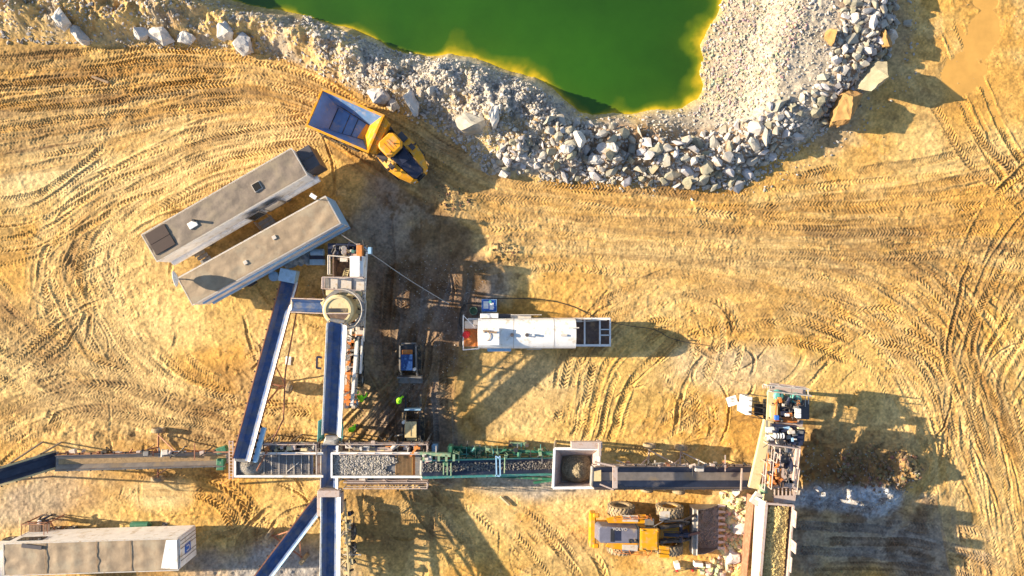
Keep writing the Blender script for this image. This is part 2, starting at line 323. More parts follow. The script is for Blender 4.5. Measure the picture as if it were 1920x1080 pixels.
def fam(A, B, n, pair=2.0, seed=0, cols=(DARK, ORA, DARK, LIGHT), **k):
    r = np.random.RandomState(100+seed)
    for i in range(n):
        t = np.clip((i+0.5+r.uniform(-1.6, 1.6))/n, 0, 1); t2 = np.clip(t + r.uniform(-0.12, 0.12), 0, 1); m = len(A)
        pts = [tuple(W(A[j][0]*(1-tt)+B[j][0]*tt, A[j][1]*(1-tt)+B[j][1]*tt)[:2]) for j in range(m) for tt in [t + (t2-t)*j/(m-1)]]
        if r.rand() < 0.45:
            j0 = r.randint(0, max(1, m-3)); j1 = min(m, j0+r.randint(3, 6)); pts = pts[j0:j1]
            if len(pts) < 2: continue
        kk = dict(depth=r.uniform(0.01, 0.07), tread=r.uniform(0.012, 0.05), pitch=r.choice([0.23, 0.26, 0.29]), shade=r.uniform(0.08, 0.55), ccol=cols[r.randint(len(cols))], width=r.choice([0.4, 0.5, 0.6, 0.7]), slant=r.choice([-0.9, 0.9]))
        kk.update(k)
        for off in ((0, pair) if pair else (0,)): stamp(pts, offset=off, seed=seed*7+i, **kk)
BA = [(-60,130),(150,118),(330,105),(480,118),(600,160),(720,235),(830,300),(950,345),(1150,365),(1350,385),(1550,360),(1750,330),(1980,260)]
BB = [(-60,330),(150,300),(330,250),(470,215),(590,245),(700,310),(800,370),(930,440),(1150,500),(1350,510),(1550,520),(1750,560),(1980,700)]
BC = [(850,350),(1000,380),(1250,400),(1500,420),(1720,500),(1850,640),(1930,850),(1960,1120)]
BD = [(900,520),(1000,500),(1250,520),(1450,560),(1600,650),(1700,780),(1760,920),(1800,1120)]
BE = [(620,265),(520,280),(400,320),(260,400),(210,480),(230,600),(330,720),(470,800)]
BF_ = [(600,215),(470,225),(300,260),(120,380),(60,500),(90,640),(200,770),(400,850)]
for w0 in (2.2, 1.3, 0.7):      # broad compacted streaks that follow the traffic
    fam(BA, BB, 16, pair=0, seed=41+int(w0*3), cols=(DARK, LIGHT, ORA, DARK, LIGHT), depth=0.03, tread=0.0, width=w0, shade=0.45)
    fam(BC, BD, 12, pair=0, seed=44+int(w0*3), cols=(LIGHT, ORA, DARK, LIGHT), depth=0.03, tread=0.0, width=w0, shade=0.4)
    fam(BE, BF_, 10, pair=0, seed=47+int(w0*3), cols=(DARK, LIGHT, LIGHT), depth=0.03, tread=0.0, width=w0, shade=0.45)
    fam([(-40,540),(60,640),(200,720),(380,790),(560,800)], [(-40,850),(80,780),(220,820),(400,840),(600,835)], 9, pair=0, seed=50+int(w0*3), cols=(DARK, DARK, LIGHT), depth=0.04, tread=0.0, width=w0, shade=0.45)
fam([(-60,130),(150,118),(330,105),(480,118),(600,160),(720,235),(830,300),(950,345),(1150,365),(1350,385),(1550,360),(1750,330),(1980,260)],
    [(-60,330),(150,300),(330,250),(470,215),(590,245),(700,310),(800,370),(930,440),(1150,500),(1350,510),(1550,520),(1750,560),(1980,700)], 34, seed=1)
fam([(850,350),(1000,380),(1250,400),(1500,420),(1720,500),(1850,640),(1930,850),(1960,1120)],
    [(900,520),(1000,500),(1250,520),(1450,560),(1600,650),(1700,780),(1760,920),(1800,1120)], 30, seed=2)
fam([(620,265),(520,280),(400,320),(260,400),(210,480),(230,600),(330,720),(470,800)],
    [(600,215),(470,225),(300,260),(120,380),(60,500),(90,640),(200,770),(400,850)], 18, seed=3)
fam([(-40,540),(60,640),(200,720),(380,790),(560,800)], [(-40,700),(80,760),(220,800),(400,830),(600,825)], 11, seed=4)
fam([(-40,900),(120,800),(300,790),(430,830)], [(-40,780),(140,740),(300,760),(440,800)], 5, seed=14)
fam([(-20,640),(120,540),(280,460)], [(60,760),(200,640),(340,560)], 6, seed=5, pair=1.4, cols=(LIGHT, DARK))
fam([(60,470),(120,600),(190,760)], [(220,520),(280,640),(420,760)], 6, seed=6, pair=1.4, cols=(LIGHT, DARK))
fam([(690,340),(700,470),(690,600),(700,720),(690,830)], [(880,350),(860,500),(830,650),(820,830),(860,1090)], 15, seed=7, pair=1.5, cols=(DARK, DARK, GREY))
fam([(1150,860),(1200,720),(1330,620),(1500,610),(1640,700),(1700,850),(1700,1000)], [(1060,800),(1100,640),(1250,540),(1450,520),(1650,560),(1800,720),(1850,950)], 15, seed=8, cols=(DARK, LIGHT, ORA, LIGHT))
fam([(1470,965),(1600,985),(1750,1010),(1900,1060)], [(1470,1075),(1600,1070),(1750,1085),(1900,1120)], 7, seed=9, cols=(GREY, DARK), tread=0.04, depth=0.04, width=0.75)
fam([(900,930),(1000,960),(1100,1060),(1120,1120)], [(640,940),(760,970),(850,1060),(880,1120)], 9, seed=10)
fam([(330,880),(420,920),(480,1000),(520,1100)], [(180,940),(350,930),(420,960),(430,1060)], 6, seed=11, pair=1.5)
fam([(560,930),(540,980),(470,1040)], [(470,930),(450,990),(380,1010)], 4, seed=12, pair=1.3)
fam([(1780,-40),(1850,200),(1930,420)], [(1700,200),(1800,330),(1960,420)], 6, seed=13)
fam([(1500,650),(1620,600),(1760,640),(1800,800),(1760,930)], [(1560,820),(1640,700),(1740,730),(1760,830),(1700,960)], 7, seed=15)
fam([(1950,640),(1860,760),(1840,900),(1890,1100)], [(1800,600),(1750,760),(1830,950),(1860,1100)], 9, seed=19, cols=(LIGHT, DARK, ORA))
fam([(1180,700),(1220,760),(1180,830),(1090,850)], [(1330,740),(1330,820),(1300,850),(1180,860)], 6, seed=16, pair=1.2)
fam([(640,850),(700,780),(770,690),(800,600)], [(700,850),(750,780),(800,700),(820,600)], 5, seed=17, pair=1.4, tread=0.02, depth=0.08)
fam([(1000,420),(1300,430),(1600,440),(1940,380)], [(1000,470),(1300,500),(1600,520),(1940,520)], 12, seed=31, cols=(ORA, DARK, LIGHT))
fam([(1930,250),(1800,420),(1760,640),(1850,860)], [(1990,500),(1900,640),(1850,760),(1900,980)], 9, seed=32)
fam([(-30,420),(100,400),(240,300),(420,240)], [(-30,520),(60,500),(200,420),(300,380)], 9, seed=33, cols=(DARK, LIGHT, ORA))
fam([(-30,170),(120,160),(300,140),(480,150)], [(-30,260),(120,240),(300,220),(480,200)], 10, seed=34, cols=(DARK, DARK, ORA), tread=.05)
fam([(1180,640),(1300,580),(1480,560),(1640,600)], [(1240,720),(1330,660),(1480,640),(1600,680)], 8, seed=35, pair=1.6)
fam([(1100,600),(1250,560),(1350,600),(1330,720),(1220,800)], [(1180,650),(1250,620),(1290,650),(1270,720),(1180,780)], 6, seed=36, pair=1.4)
fam([(30,880),(160,800),(330,800),(470,820)], [(0,760),(120,720),(300,760),(470,800)], 6, seed=37, cols=(DARK, DARK, LIGHT))
for k in range(150):           # jumbled short passes
    bx_ = random.choice([(0,440,460,420),(600,330,300,700),(1000,560,420,280),(200,860,420,200),(1500,560,400,500),(640,900,460,180)])
    cx = bx_[0]+random.random()*bx_[2]; cy = bx_[1]+random.random()*bx_[3]; a0 = random.uniform(0, 6.3); L_ = random.uniform(60, 200); cv = random.uniform(-.8, .8)
    stamp([tuple(W(cx+L_*t*math.cos(a0+cv*t), cy+L_*t*math.sin(a0+cv*t))[:2]) for t in (0, .25, .5, .75, 1)], width=random.choice([.22,.34,.45]), depth=random.uniform(.02,.09), tread=random.uniform(0,.03), pitch=0.22, shade=random.uniform(.1,.5), seed=k, ccol=random.choice([DARK, DARK, LIGHT, ORA]))
for k in range(70):            # tight turns of small machines
    cx, cy = random.choice([(300,620),(1060,730),(520,700),(960,420),(1250,770),(1560,640),(430,700),(150,560),(700,1000),(950,1000),(340,950),(500,980),(1330,700)])
    cx += random.uniform(-60, 60); cy += random.uniform(-40, 40); a0 = random.uniform(0, 6.3); R = random.uniform(20, 70); sp = random.uniform(0.8, 2.2)
    stamp([tuple(W(cx+R*math.cos(a0+sp*i/4), cy+R*0.7*math.sin(a0+sp*i/4))[:2]) for i in range(5)], width=0.34, depth=0.05, tread=0.02, pitch=0.16, shade=0.25, seed=k, ccol=random.choice([DARK, LIGHT, DARK]))
damp = (1-sstep(0.2, 1.2, sB))*(1-0.8*rough_m)
calm = 1-0.5*sstep(0.45, 0.72, vn(X, Y, 7.5, 3)*0.6+vn(X, Y, 2.6, 5)*0.4); calm *= 1-0.5*blob(1250, 480, 420, 90, 6, 0.3, 0.6)
C = C*(1-0.3*(1-calm))[..., None] + (LIGHT*0.3*(1-calm)[..., None])
Z = Z + TD*damp*1.45*calm*(0.55+0.9*vn(X, Y, 1.1, 6)) + 0.05*np.maximum(0, fbm(X, Y, 0.55, 7, 3, 0.6)-0.08)*damp*3
# bank colours over tracks
bm = sstep(0, 0.8, sB)
Cb = C.copy(); C[:] = PALE*0.86
lay(sstep(-0.1, 0.15, fbm(X, Y, 2.5, 2, 5))*leftb, LIGHT*0.9, 0.8)
lay((1-sstep(500, 720, PXg)), MID*0.85, 0.7)
lay(sB*0+sstep(0.0, 0.2, fbm(X-9, Y, 3.0, 4, 5))*leftb, MID*0.8, 0.55)
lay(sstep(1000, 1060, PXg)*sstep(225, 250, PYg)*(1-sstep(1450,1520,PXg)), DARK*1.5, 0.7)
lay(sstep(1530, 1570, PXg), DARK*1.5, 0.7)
lay(sstep(0.05, 0.2, fbm(X+9, Y, 2.0, 6, 5)), GREY, 0.6)
lay(sstep(0.08, 0.2, fbm(X+33, Y, 1.6, 1, 5))*leftb, DARK*1.3, 0.4)
lay(blob(1440,110,100,110,0), col((0.44,0.37,0.28)), 0.8)
lay((1-sstep(0.5, 4.0, -sS))*sstep(1200, 1330, PXg), col((0.36,0.29,0.20)), 0.8)
C = Cb*(1-bm[..., None]) + C*bm[..., None]
lay(1-sstep(0.0, 0.8, -sS), col((0.50,0.38,0.12)), 0.6)
C *= (1 + 0.85*fbm(X, Y, 0.5, 3, 4, 0.7) + 0.55*fbm(X, Y, 0.14, 5, 1))[..., None]*1.0
# puddles: flatten
PUD = [(1845,70,34,58,25),(1805,145,44,52,35),(1850,2,26,18,0),(318,925,46,24,0),(1040,748,60,22,-8)]
pm = 0
for a in PUD[:3]: pm = np.maximum(pm, blob(*a, 0.3, 0.25))
Z = Z*(1-pm) + (-0.06)*pm
C = C*(1-0.8*pm[..., None]) + col((0.62,0.34,0.09))*0.8*pm[..., None]
fl = np.maximum(blob(*PUD[3], 0.3, 0.4), blob(*PUD[4], 0.3, 0.4)); Z = Z*(1-fl*0.85) + 0.02*fl
C = np.clip(C, 0.02, 0.9)
me = bpy.data.meshes.new('ground')
nv = NX*NY; me.vertices.add(nv); co = np.empty((nv, 3), np.float32); co[:, 0] = X.ravel(); co[:, 1] = Y.ravel(); co[:, 2] = Z.ravel()
me.vertices.foreach_set('co', co.ravel())
ii = (np.arange(NY-1)[:, None]*NX + np.arange(NX-1)[None]).ravel(); fc = np.stack([ii, ii+1, ii+NX+1, ii+NX], 1).astype(np.int32)
me.loops.add(fc.size); me.loops.foreach_set('vertex_index', fc.ravel()); me.polygons.add(len(fc))
me.polygons.foreach_set('loop_start', np.arange(0, fc.size, 4, dtype=np.int32))
me.update(calc_edges=True); me.polygons.foreach_set('use_smooth', np.ones(len(fc), bool))
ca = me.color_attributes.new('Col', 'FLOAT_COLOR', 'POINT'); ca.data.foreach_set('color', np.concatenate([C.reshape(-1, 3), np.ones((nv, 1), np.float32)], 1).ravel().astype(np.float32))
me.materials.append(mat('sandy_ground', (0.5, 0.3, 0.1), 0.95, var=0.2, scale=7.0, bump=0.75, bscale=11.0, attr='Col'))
ground = newobj('ground', me); tag(ground, kind='structure')
def gz(x, y):
    i = int(round((x+43.2)/DX))+NEX; j = int(round((y+24.9)/DX))+NEY
    return float(Z[min(max(j, 0), NY-1), min(max(i, 0), NX-1)])
# ---------------------------------------------------------------- pond and puddles
def sheet(name, x0, x1, y0, y1, step, z, colfn, m):
    xs = np.arange(x0, x1, step); ys = np.arange(y0, y1, step); a, b = np.meshgrid(xs, ys); n = a.size; k = len(xs)
    me = bpy.data.meshes.new(name); jj = (np.arange(len(ys)-1)[:, None]*k + np.arange(k-1)[None]).ravel()
    me.from_pydata(np.stack([a.ravel(), b.ravel(), np.full(n, z)], 1).tolist(), [], np.stack([jj, jj+1, jj+k+1, jj+k], 1).tolist())
    c = colfn(a, b).reshape(-1, 3); ca = me.color_attributes.new('Col', 'FLOAT_COLOR', 'POINT')
    ca.data.foreach_set('color', np.concatenate([c, np.ones((n, 1))], 1).ravel().astype(np.float32)); me.materials.append(m)
    return newobj(name, me)
def watercol(a, b):
    s = sdf(shW, a, b)+0.45*fbm(a, b, 1.6, 3, 4); px = a*PPM*55/(55-WZ)+960
    wdt = 0.08+0.5*sstep(0.5,0.7,vn(a, b, 2.4, 6))+0.8*sstep(1080, 1200, px)+0.6*sstep(1250, 1330, px)+0.8*sstep(820, 860, px)*(1-sstep(1010, 1060, px)); wdt = wdt*(0.4+1.3*vn(a, b, 1.6, 2))
    t = np.clip(s/wdt + 0.5*fbm(a, b, 0.7, 1, 4), 0, 1)**0.7; t = t[..., None]
    deep = col((0.0165,0.067,0.003))*(0.7+0.75*(vn(a, b, 11, 5)[..., None]))*(1+0.25*sstep(-18, -2, -np.abs(a+2))[..., None]*sstep(12, 24, b)[..., None]); mid = col((0.12,0.17,0.004)); shal = col((0.60,0.42,0.015))
    t1 = np.clip(t*2, 0, 1); t2 = np.clip(t*2-1, 0, 1); deep = deep + mid*(0.16*np.exp(-np.maximum(s, 0)/1.6)*(0.4+1.2*vn(a, b, 2.2, 4)))[..., None]; return (shal*(1-t1)+mid*t1)*(1-t2)+deep*t2
wx = [p[0] for p in shW]
pond = sheet('water', min(wx)-2, max(wx)+4, W(0, 225, WZ).y, 42.0, 0.12, WZ, watercol, mat('green_pond_water', (0,0,0), 0.12, var=0.1, scale=0.35, bump=0.12, bscale=2.5, attr='Col'))
tag(pond, kind='structure')
pd = MB(); n_ = 48
pd.add([(W(1835,75).x+6.5*math.cos(2*math.pi*i/n_), W(1835,75).y+7.5*math.sin(2*math.pi*i/n_), -0.035) for i in range(n_)], [tuple(range(n_))])
tag(pd.build('puddle_water', mat('muddy_water', (0.62,0.34,0.085), 0.14, var=0.15, scale=0.5, bump=0.08, bscale=3.0)), kind='structure')
# ---------------------------------------------------------------- rocks
def hull(seed, n=22, flat=0.8):
    r = random.Random(seed); bm = bmesh.new()
    sx, sy, sz = r.uniform(0.8, 1.3), r.uniform(0.5, 0.95), flat*r.uniform(0.6, 1.05)
    for i in range(n):
        v = Vector((r.gauss(0, 1), r.gauss(0, 1), r.gauss(0, 1))).normalized()*r.uniform(0.42, 0.54)
        bm.verts.new((v.x*sx, v.y*sy, v.z*sz))
    g = bmesh.ops.convex_hull(bm, input=bm.verts); bmesh.ops.delete(bm, geom=[x for x in g['geom_interior'] if isinstance(x, bmesh.types.BMVert)], context='VERTS')
    bmesh.ops.recalc_face_normals(bm, faces=bm.faces); return bm
HULLS = []
for k in range(16):
    b = hull(k, 9 + k % 4*3); b.verts.index_update()
    HULLS.append((np.array([v.co[:] for v in b.verts], np.float32), [tuple(v.index for v in f.verts) for f in b.faces])); b.free()
HM = []
for k in range(16):
    me = bpy.data.meshes.new('rubble_rock'); me.from_pydata(HULLS[k][0].tolist(), [], HULLS[k][1]); me.materials.append(M['rock']); HM.append(me)
def rotm(r):
    a, b, c = r.uniform(0, 6.28), r.uniform(-0.5, 0.5), r.uniform(-0.5, 0.5)
    return np.array((Matrix.Rotation(a, 3, 'Z') @ Matrix.Rotation(b, 3, 'X') @ Matrix.Rotation(c, 3, 'Y'))[:], np.float32)
def rubble(name, items, mname='rubble', kind='stuff', parent=None, zoff=0.12):
    """items: (x, y, z, size, colour)"""
    r = random.Random(3); vs = []; fs = []; cs = []; n = 0
    for (x, y, z, s, c) in items:
        v, f = HULLS[r.randrange(16)]; vv = v @ rotm(r).T * s + np.array((x, y, z + s*zoff), np.float32)
        vs.append(vv); fs += [tuple(i+n for i in q) for q in f]; n += len(vv); cs.append(np.tile(np.array([*c, 1], np.float32), (len(vv), 1)))
    me = bpy.data.meshes.new(name); me.from_pydata(np.concatenate(vs).tolist(), [], fs)
    ca = me.color_attributes.new('Col', 'FLOAT_COLOR', 'POINT'); ca.data.foreach_set('color', np.concatenate(cs).ravel())
    me.materials.append(M[mname]); o = newobj(name, me, parent)
    if kind: o['kind'] = kind
    return o
def inpoly(p, poly):
    x, y = p; c = False
    for i in range(len(poly)):
        x0, y0 = poly[i]; x1, y1 = poly[i-1]
        if (y0 > y) != (y1 > y) and x < (x1-x0)*(y-y0)/(y1-y0)+x0: c = not c
    return c
def scatter(poly, sizes, tries, pack=0.8, seed=1):
    r = random.Random(seed); out = []; cell = {}
    xs = [p[0] for p in poly]; ys = [p[1] for p in poly]
    for smin, smax, nt_ in [(a, b, tries*(1+2*i)) for i, (a, b) in enumerate(sizes)]:
        for _ in range(nt_):
            q = (r.uniform(min(xs), max(xs)), r.uniform(min(ys), max(ys)))
            if not inpoly(q, poly): continue
            s = r.uniform(smin, smax); p = W(*q); k = (int(p.x//1.5), int(p.y//1.5)); ok = True
            for i in (-1, 0, 1):
                for j in (-1, 0, 1):
                    for (x, y, t) in cell.get((k[0]+i, k[1]+j), ()):
                        if (x-p.x)**2+(y-p.y)**2 < (pack*(s+t)/2)**2: ok = False; break
                    if not ok: break
                if not ok: break
            if ok: cell.setdefault(k, []).append((p.x, p.y, s)); out.append((p.x, p.y, s))
    return out
ZM = [  # polygon in photo pixels, sizes, name of group
 ([(925,300),(945,275),(985,262),(1012,285),(1010,318),(960,332),(930,322)], [(0.6,0.95),(0.35,0.55)], 'heap', 'rocks of the small heap beside the track'),
 ([(1030,232),(1100,235),(1180,250),(1250,275),(1330,250),(1400,230),(1440,200),(1500,215),(1490,260),(1440,300),(1415,330),(1385,352),(1300,352),(1200,342),(1100,338),(1020,330),(1015,290)], [(0.85,1.4),(0.45,0.8),(0.28,0.42)], 'slope', 'rocks of the rubble slope below the pond'),
 ([(1440,200),(1500,215),(1540,245),(1575,200),(1620,160),(1665,110),(1680,50),(1665,-15),(1570,-15),(1560,40),(1545,100),(1530,150),(1500,185)], [(0.7,1.15),(0.4,0.65),(0.25,0.4)], 'spur', 'rocks of the rubble edge of the pale gravel spur')]
LBL = {'heap': 'blue-grey broken rock in the small heap left of the long rubble slope',
       'slope': 'pale broken limestone block in the long rubble slope between pond and haul road',
       'spur': 'pale grey block in the rubble edge of the white gravel spur right of the pond'}
allr = []
for zi, (poly, sizes, key, grp) in enumerate(ZM):
    for (x, y, s) in scatter(poly, sizes, 2600, 0.68, zi+5): allr.append((x, y, s, key, grp))
allr.sort(key=lambda t: -t[2])
rr = random.Random(9)
def rockcol(r, lo=0.34, hi=0.58):
    k = r.uniform(lo, hi); w_ = r.random(); return (k*1.04, k*(0.97-0.04*w_), k*(0.93-0.16*w_))
for i, (x, y, s, key, grp) in enumerate(allr[:296]):
    o = newobj('rubble_rock', HM[i % 16]); z = gz(x, y); lift = 0.18 if key == 'spur' else 0.12
    o.location = (x, y, z+s*lift); o.rotation_euler = (rr.uniform(-.5, .5), rr.uniform(-.5, .5), rr.uniform(0, 6.3)); o.scale = (s*rr.uniform(.85,1.25), s*rr.uniform(.85,1.25), s*rr.uniform(0.8, 1.4))
    tag(o, LBL[key], 'rock', grp)
small = [(x, y, gz(x, y), s*1.1, rockcol(rr)) for (x, y, s, key, grp) in allr[296:]]
rubble('small_rubble', small)
# pebbles scattered over the bank and the spur
peb = []
def sprinkle(poly, n, smin, smax, lo, hi, seed, tint=None):
    r = random.Random(seed); xs = [p[0] for p in poly]; ys = [p[1] for p in poly]; k = 0
    for _ in range(n*4):
        q = (r.uniform(min(xs), max(xs)), r.uniform(min(ys), max(ys)))
        if not inpoly(q, poly): continue
        p = W(*q); z = gz(p.x, p.y)
        if z < WZ+0.02: continue
        c = rockcol(r, lo, hi) if not tint else tuple(t*r.uniform(0.75, 1.2) for t in tint)
        peb.append((p.x, p.y, z, smin*(smax/smin)**(r.random()**1.8), c)); k += 1
        if k >= n: break
sprinkle([(0,0),(400,0),(480,20),(590,40),(700,80),(820,108),(960,140),(1060,190),(1110,220),(1320,190),(1320,90),(1360,-10),(1560,-10),(1560,140),(1440,220),(1250,275),(1030,235),(1010,300),(915,330),(860,270),(700,190),(560,120),(420,95),(0,80)], 6500, 0.07, 0.38, 0.3, 0.58, 1)
sprinkle([(560,20),(700,80),(820,108),(960,140),(1060,200),(1020,240),(1000,300),(915,330),(860,270),(780,210),(680,175),(600,110)], 3600, 0.09, 0.5, 0.32, 0.58, 2)
sprinkle([(1320,190),(1300,215),(1380,230),(1440,180),(1500,60),(1490,-10),(1350,-10),(1318,90)], 2600, 0.07, 0.4, 0.3, 0.5, 12, (.42,.36,.29))
sprinkle([(1010,240),(1110,240),(1250,285),(1440,215),(1545,235),(1570,-10),(1680,-10),(1660,120),(1560,240),(1430,335),(1370,358),(1010,340)], 3200, 0.12, 0.45, 0.28, 0.56, 13)
sprinkle([(1000,330),(1400,355),(1560,250),(1690,120),(1700,0),(1730,0),(1720,150),(1600,270),(1430,365),(1300,375),(1000,350)], 500, 0.07, 0.35, 0.3, 0.5, 3)
sprinkle([(1352,925),(1402,928),(1402,1000),(1386,1060),(1330,1080),(1300,1062),(1350,1045),(1358,1000)], 760, 0.18, 0.75, 0.4, 0.6, 4, (0.62, 0.50, 0.30))
sprinkle([(1500,830),(1560,830),(1720,850),(1700,930),(1600,960),(1500,950)], 380, 0.06, 0.3, 0.2, 0.4, 5)
sprinkle([(1520,900),(1690,915),(1660,955),(1540,955)], 900, 0.05, 0.14, 0.35, 0.55, 6)
sprinkle([(0,0),(1920,0),(1920,1080),(0,1080)], 3500, 0.04, 0.16, 0.25, 0.5, 7, (0.42, 0.30, 0.16))
sprinkle([(740,480),(920,480),(900,640),(780,800),(730,780),(760,600)], 900, 0.04, 0.14, 0.25, 0.5, 8)
rubble('pebble_scatter', peb)
def boulder(px, py, lx, ly, h, rz, seed, mname, label, cat='boulder', cuts=3, lift=0.0):
    bm = hull(seed, 15, 1.0); bmesh.ops.triangulate(bm, faces=bm.faces)
    bmesh.ops.subdivide_edges(bm, edges=bm.edges, cuts=cuts, use_grid_fill=True)
    for v in bm.verts:
        p = v.co.copy(); v.co += p.normalized()*(0.05*mnoise.noise(p*4+Vector((seed, 0, 0))) + 0.035*mnoise.noise(p*9+Vector((0, seed, 0))) + 0.018*mnoise.noise(p*19))
    cs_ = [[v.co[i] for v in bm.verts] for i in range(3)]
    for v in bm.verts:
        for i in range(3): v.co[i] = (v.co[i]-(max(cs_[i])+min(cs_[i]))/2)/(max(cs_[i])-min(cs_[i]))
    me = bpy.data.meshes.new('boulder'); bm.to_mesh(me); bm.free(); me.materials.append(M[mname]); o = newobj('boulder', me)
    zz = gz(*W(px, py)[:2]); p = W(px, py, zz+h*0.6); o.location = (p.x, p.y, gz(p.x, p.y)+h*0.33+lift); sc_ = 1.15 if seed < 110 else 1.0; o.scale = (lx*sc_, ly*sc_, h*1.2); o.rotation_euler = (0, 0, math.radians(rz)); tag(o, label, cat); return o
for a in [
 (110,32,1.0,1.5,1.5,15,101,'whiterock','tall pale boulder leftmost of the line along the top of the haul road'),
 (142,62,0.9,1.3,1.1,40,102,'whiterock','narrow leaning boulder just below and right of the leftmost tall one'),
 (251,53,1.3,1.0,1.0,0,103,'whiterock','tan-topped boulder left of the broad twin-humped one on the bank'),
 (292,60,1.9,1.2,1.1,-20,104,'whiterock','broad twin-humped boulder on the sandy bank left of a smooth white one'),
 (341,64,1.4,1.0,1.0,5,105,'whiterock','smooth white boulder right of the broad twin-humped one'),
 (413,50,1.2,1.2,1.2,10,106,'whiterock','square white boulder near the left tip of the pond'),
 (450,77,1.4,1.4,1.2,30,107,'whiterock','round white cracked boulder at the haul road edge below the pond tip'),
 (708,177,1.6,1.4,1.3,10,108,'rock','speckled grey boulder above the dump body of the hauler'),
 (732,194,1.3,1.0,0.9,-20,109,'rock','low grey boulder between the speckled one and the tall pale slab'),
 (771,190,1.1,2.3,1.7,10,110,'whiterock','tall pale bluish slab of rock standing above the hauler cab'),
 (810,168,1.0,0.8,0.8,20,111,'rock','small round boulder upper right of the tall pale slab'),
 (882,228,2.5,1.7,1.5,-8,112,'rock','big rounded boulder with a dark earth cap on the bank'),
 (926,219,0.9,1.8,1.3,-15,113,'whiterock','pointed white boulder beside the big earth-capped one'),
 (1088,262,0.9,1.8,1.2,15,114,'whiterock','long upright pale block at the left end of the rubble slope'),
 (1064,275,1.1,1.0,1.0,-30,115,'whiterock','blocky pale boulder left of the long upright one in the rubble'),
 (1150,272,0.95,1.2,1.2,5,116,'whiterock','tall square boulder in the upper rubble slope'),
 (1120,297,1.4,0.8,0.9,0,117,'whiterock','flat white slab lying below the tall square boulder'),
 (1155,297,1.1,0.7,0.8,0,118,'rock','grey slab right of the flat white one in the rubble'),
 (1292,342,0.9,1.0,1.0,30,119,'rock','pale pointed boulder at the foot of the rubble slope'),
 (1591,201,2.0,3.3,2.4,-18,120,'tanrock','large ochre boulder standing upright at the foot of the spur'),
 (1637,140,2.9,2.1,2.5,38,121,'palerock','large pale stepped boulder that casts a long square shadow'),
 (1657,76,0.9,1.5,1.3,15,122,'tanrock','upright tan boulder left of its twin near the top of the spur'),
 (1671,65,0.8,1.2,1.3,25,123,'whiterock','greenish white block right of the upright tan one'),
 (1560,68,0.8,1.3,1.0,0,124,'tanrock','yellowish block among the rubble of the spur'),
 (1703,42,0.6,0.7,0.5,0,125,'rock','small pale stone alone in the shadow right of the spur'),
 (945,325,0.95,0.85,0.8,10,126,'whiterock','square pale block at the lower edge of the small rock heap'),
 (952,300,0.8,0.9,0.8,50,127,'rock','largest rounded rock in the middle of the small heap'),
 (1385,925,0.9,0.8,0.8,0,128,'whiterock','cream boulder at the top of the rock pile in front of the loader'),
 (1390,990,1.1,1.2,0.8,0,129,'whiterock','cream boulder against the rusty plate beside the loader bucket'),
 (1374,1048,1.3,1.1,0.9,20,130,'whiterock','large white boulder lower right of the loader bucket'),
 (1535,918,0.8,0.6,0.5,0,131,'rock','blue-grey rock on the gravel right of the jaw crusher'),
]: boulder(*a[:4], a[4], a[5], a[6], a[7], a[8])

# ---------------------------------------------------------------- wheels
def wheel(parent, c, axis, r, wd, tm='rubber', rm='yellow', lugs=True, name='wheel', n=28):
    c = Vector(c); u = Vector(axis).normalized()
    e = bpy.data.objects.new(name, None); COL.objects.link(e); e.parent = parent; e.location = c
    t = MB(); h = wd/2
    t.lathe([(r*0.52, -h*0.75), (r*0.62, -h*0.95), (r*0.85, -h), (r*0.95, -h*0.85), (r, -h*0.6), (r, h*0.6), (r*0.95, h*0.85), (r*0.85, h), (r*0.62, h*0.95), (r*0.52, h*0.75)], (0,0,0), u, n)
    if lugs:
        v = u.orthogonal().normalized(); q = u.cross(v)
        for i in range(22):
            for sd in (-1, 1):
                a = 2*math.pi*(i+(0.5 if sd > 0 else 0))/22; rad = v*math.cos(a)+q*math.sin(a); tg_ = u.cross(rad)
                dr = (u*sd+tg_*0.45).normalized(); t.obox(rad*r + u*sd*h*0.48, dr, rad.cross(dr), rad, (h*0.95, r*0.09, r*0.10))
    t.build('tyre', tm, e, smooth=False)
    k = MB(); k.lathe([(0.001, h*0.25), (r*0.2, h*0.25), (r*0.22, h*0.45), (r*0.26, h*0.45), (r*0.3, h*0.1), (r*0.5, h*0.1), (r*0.56, h*0.8), (r*0.6, h*0.8)], (0,0,0), u, 20)
    k.lathe([(0.001, -h*0.25), (r*0.3, -h*0.1), (r*0.5, -h*0.1), (r*0.56, -h*0.8)], (0,0,0), u, 20)
    k.build('rim', rm, e, smooth=True); return e

# ---------------------------------------------------------------- articulated hauler
p0 = W(655, 232, 2.6)
T = Thing('articulated_hauler', 'yellow articulated dump truck with empty grey body, turning on the haul road below the pond', 'dump truck', (p0.x, p0.y, 0), math.radians(-23.5))
def LP(*a): return T.p(*a)
zt = 3.25
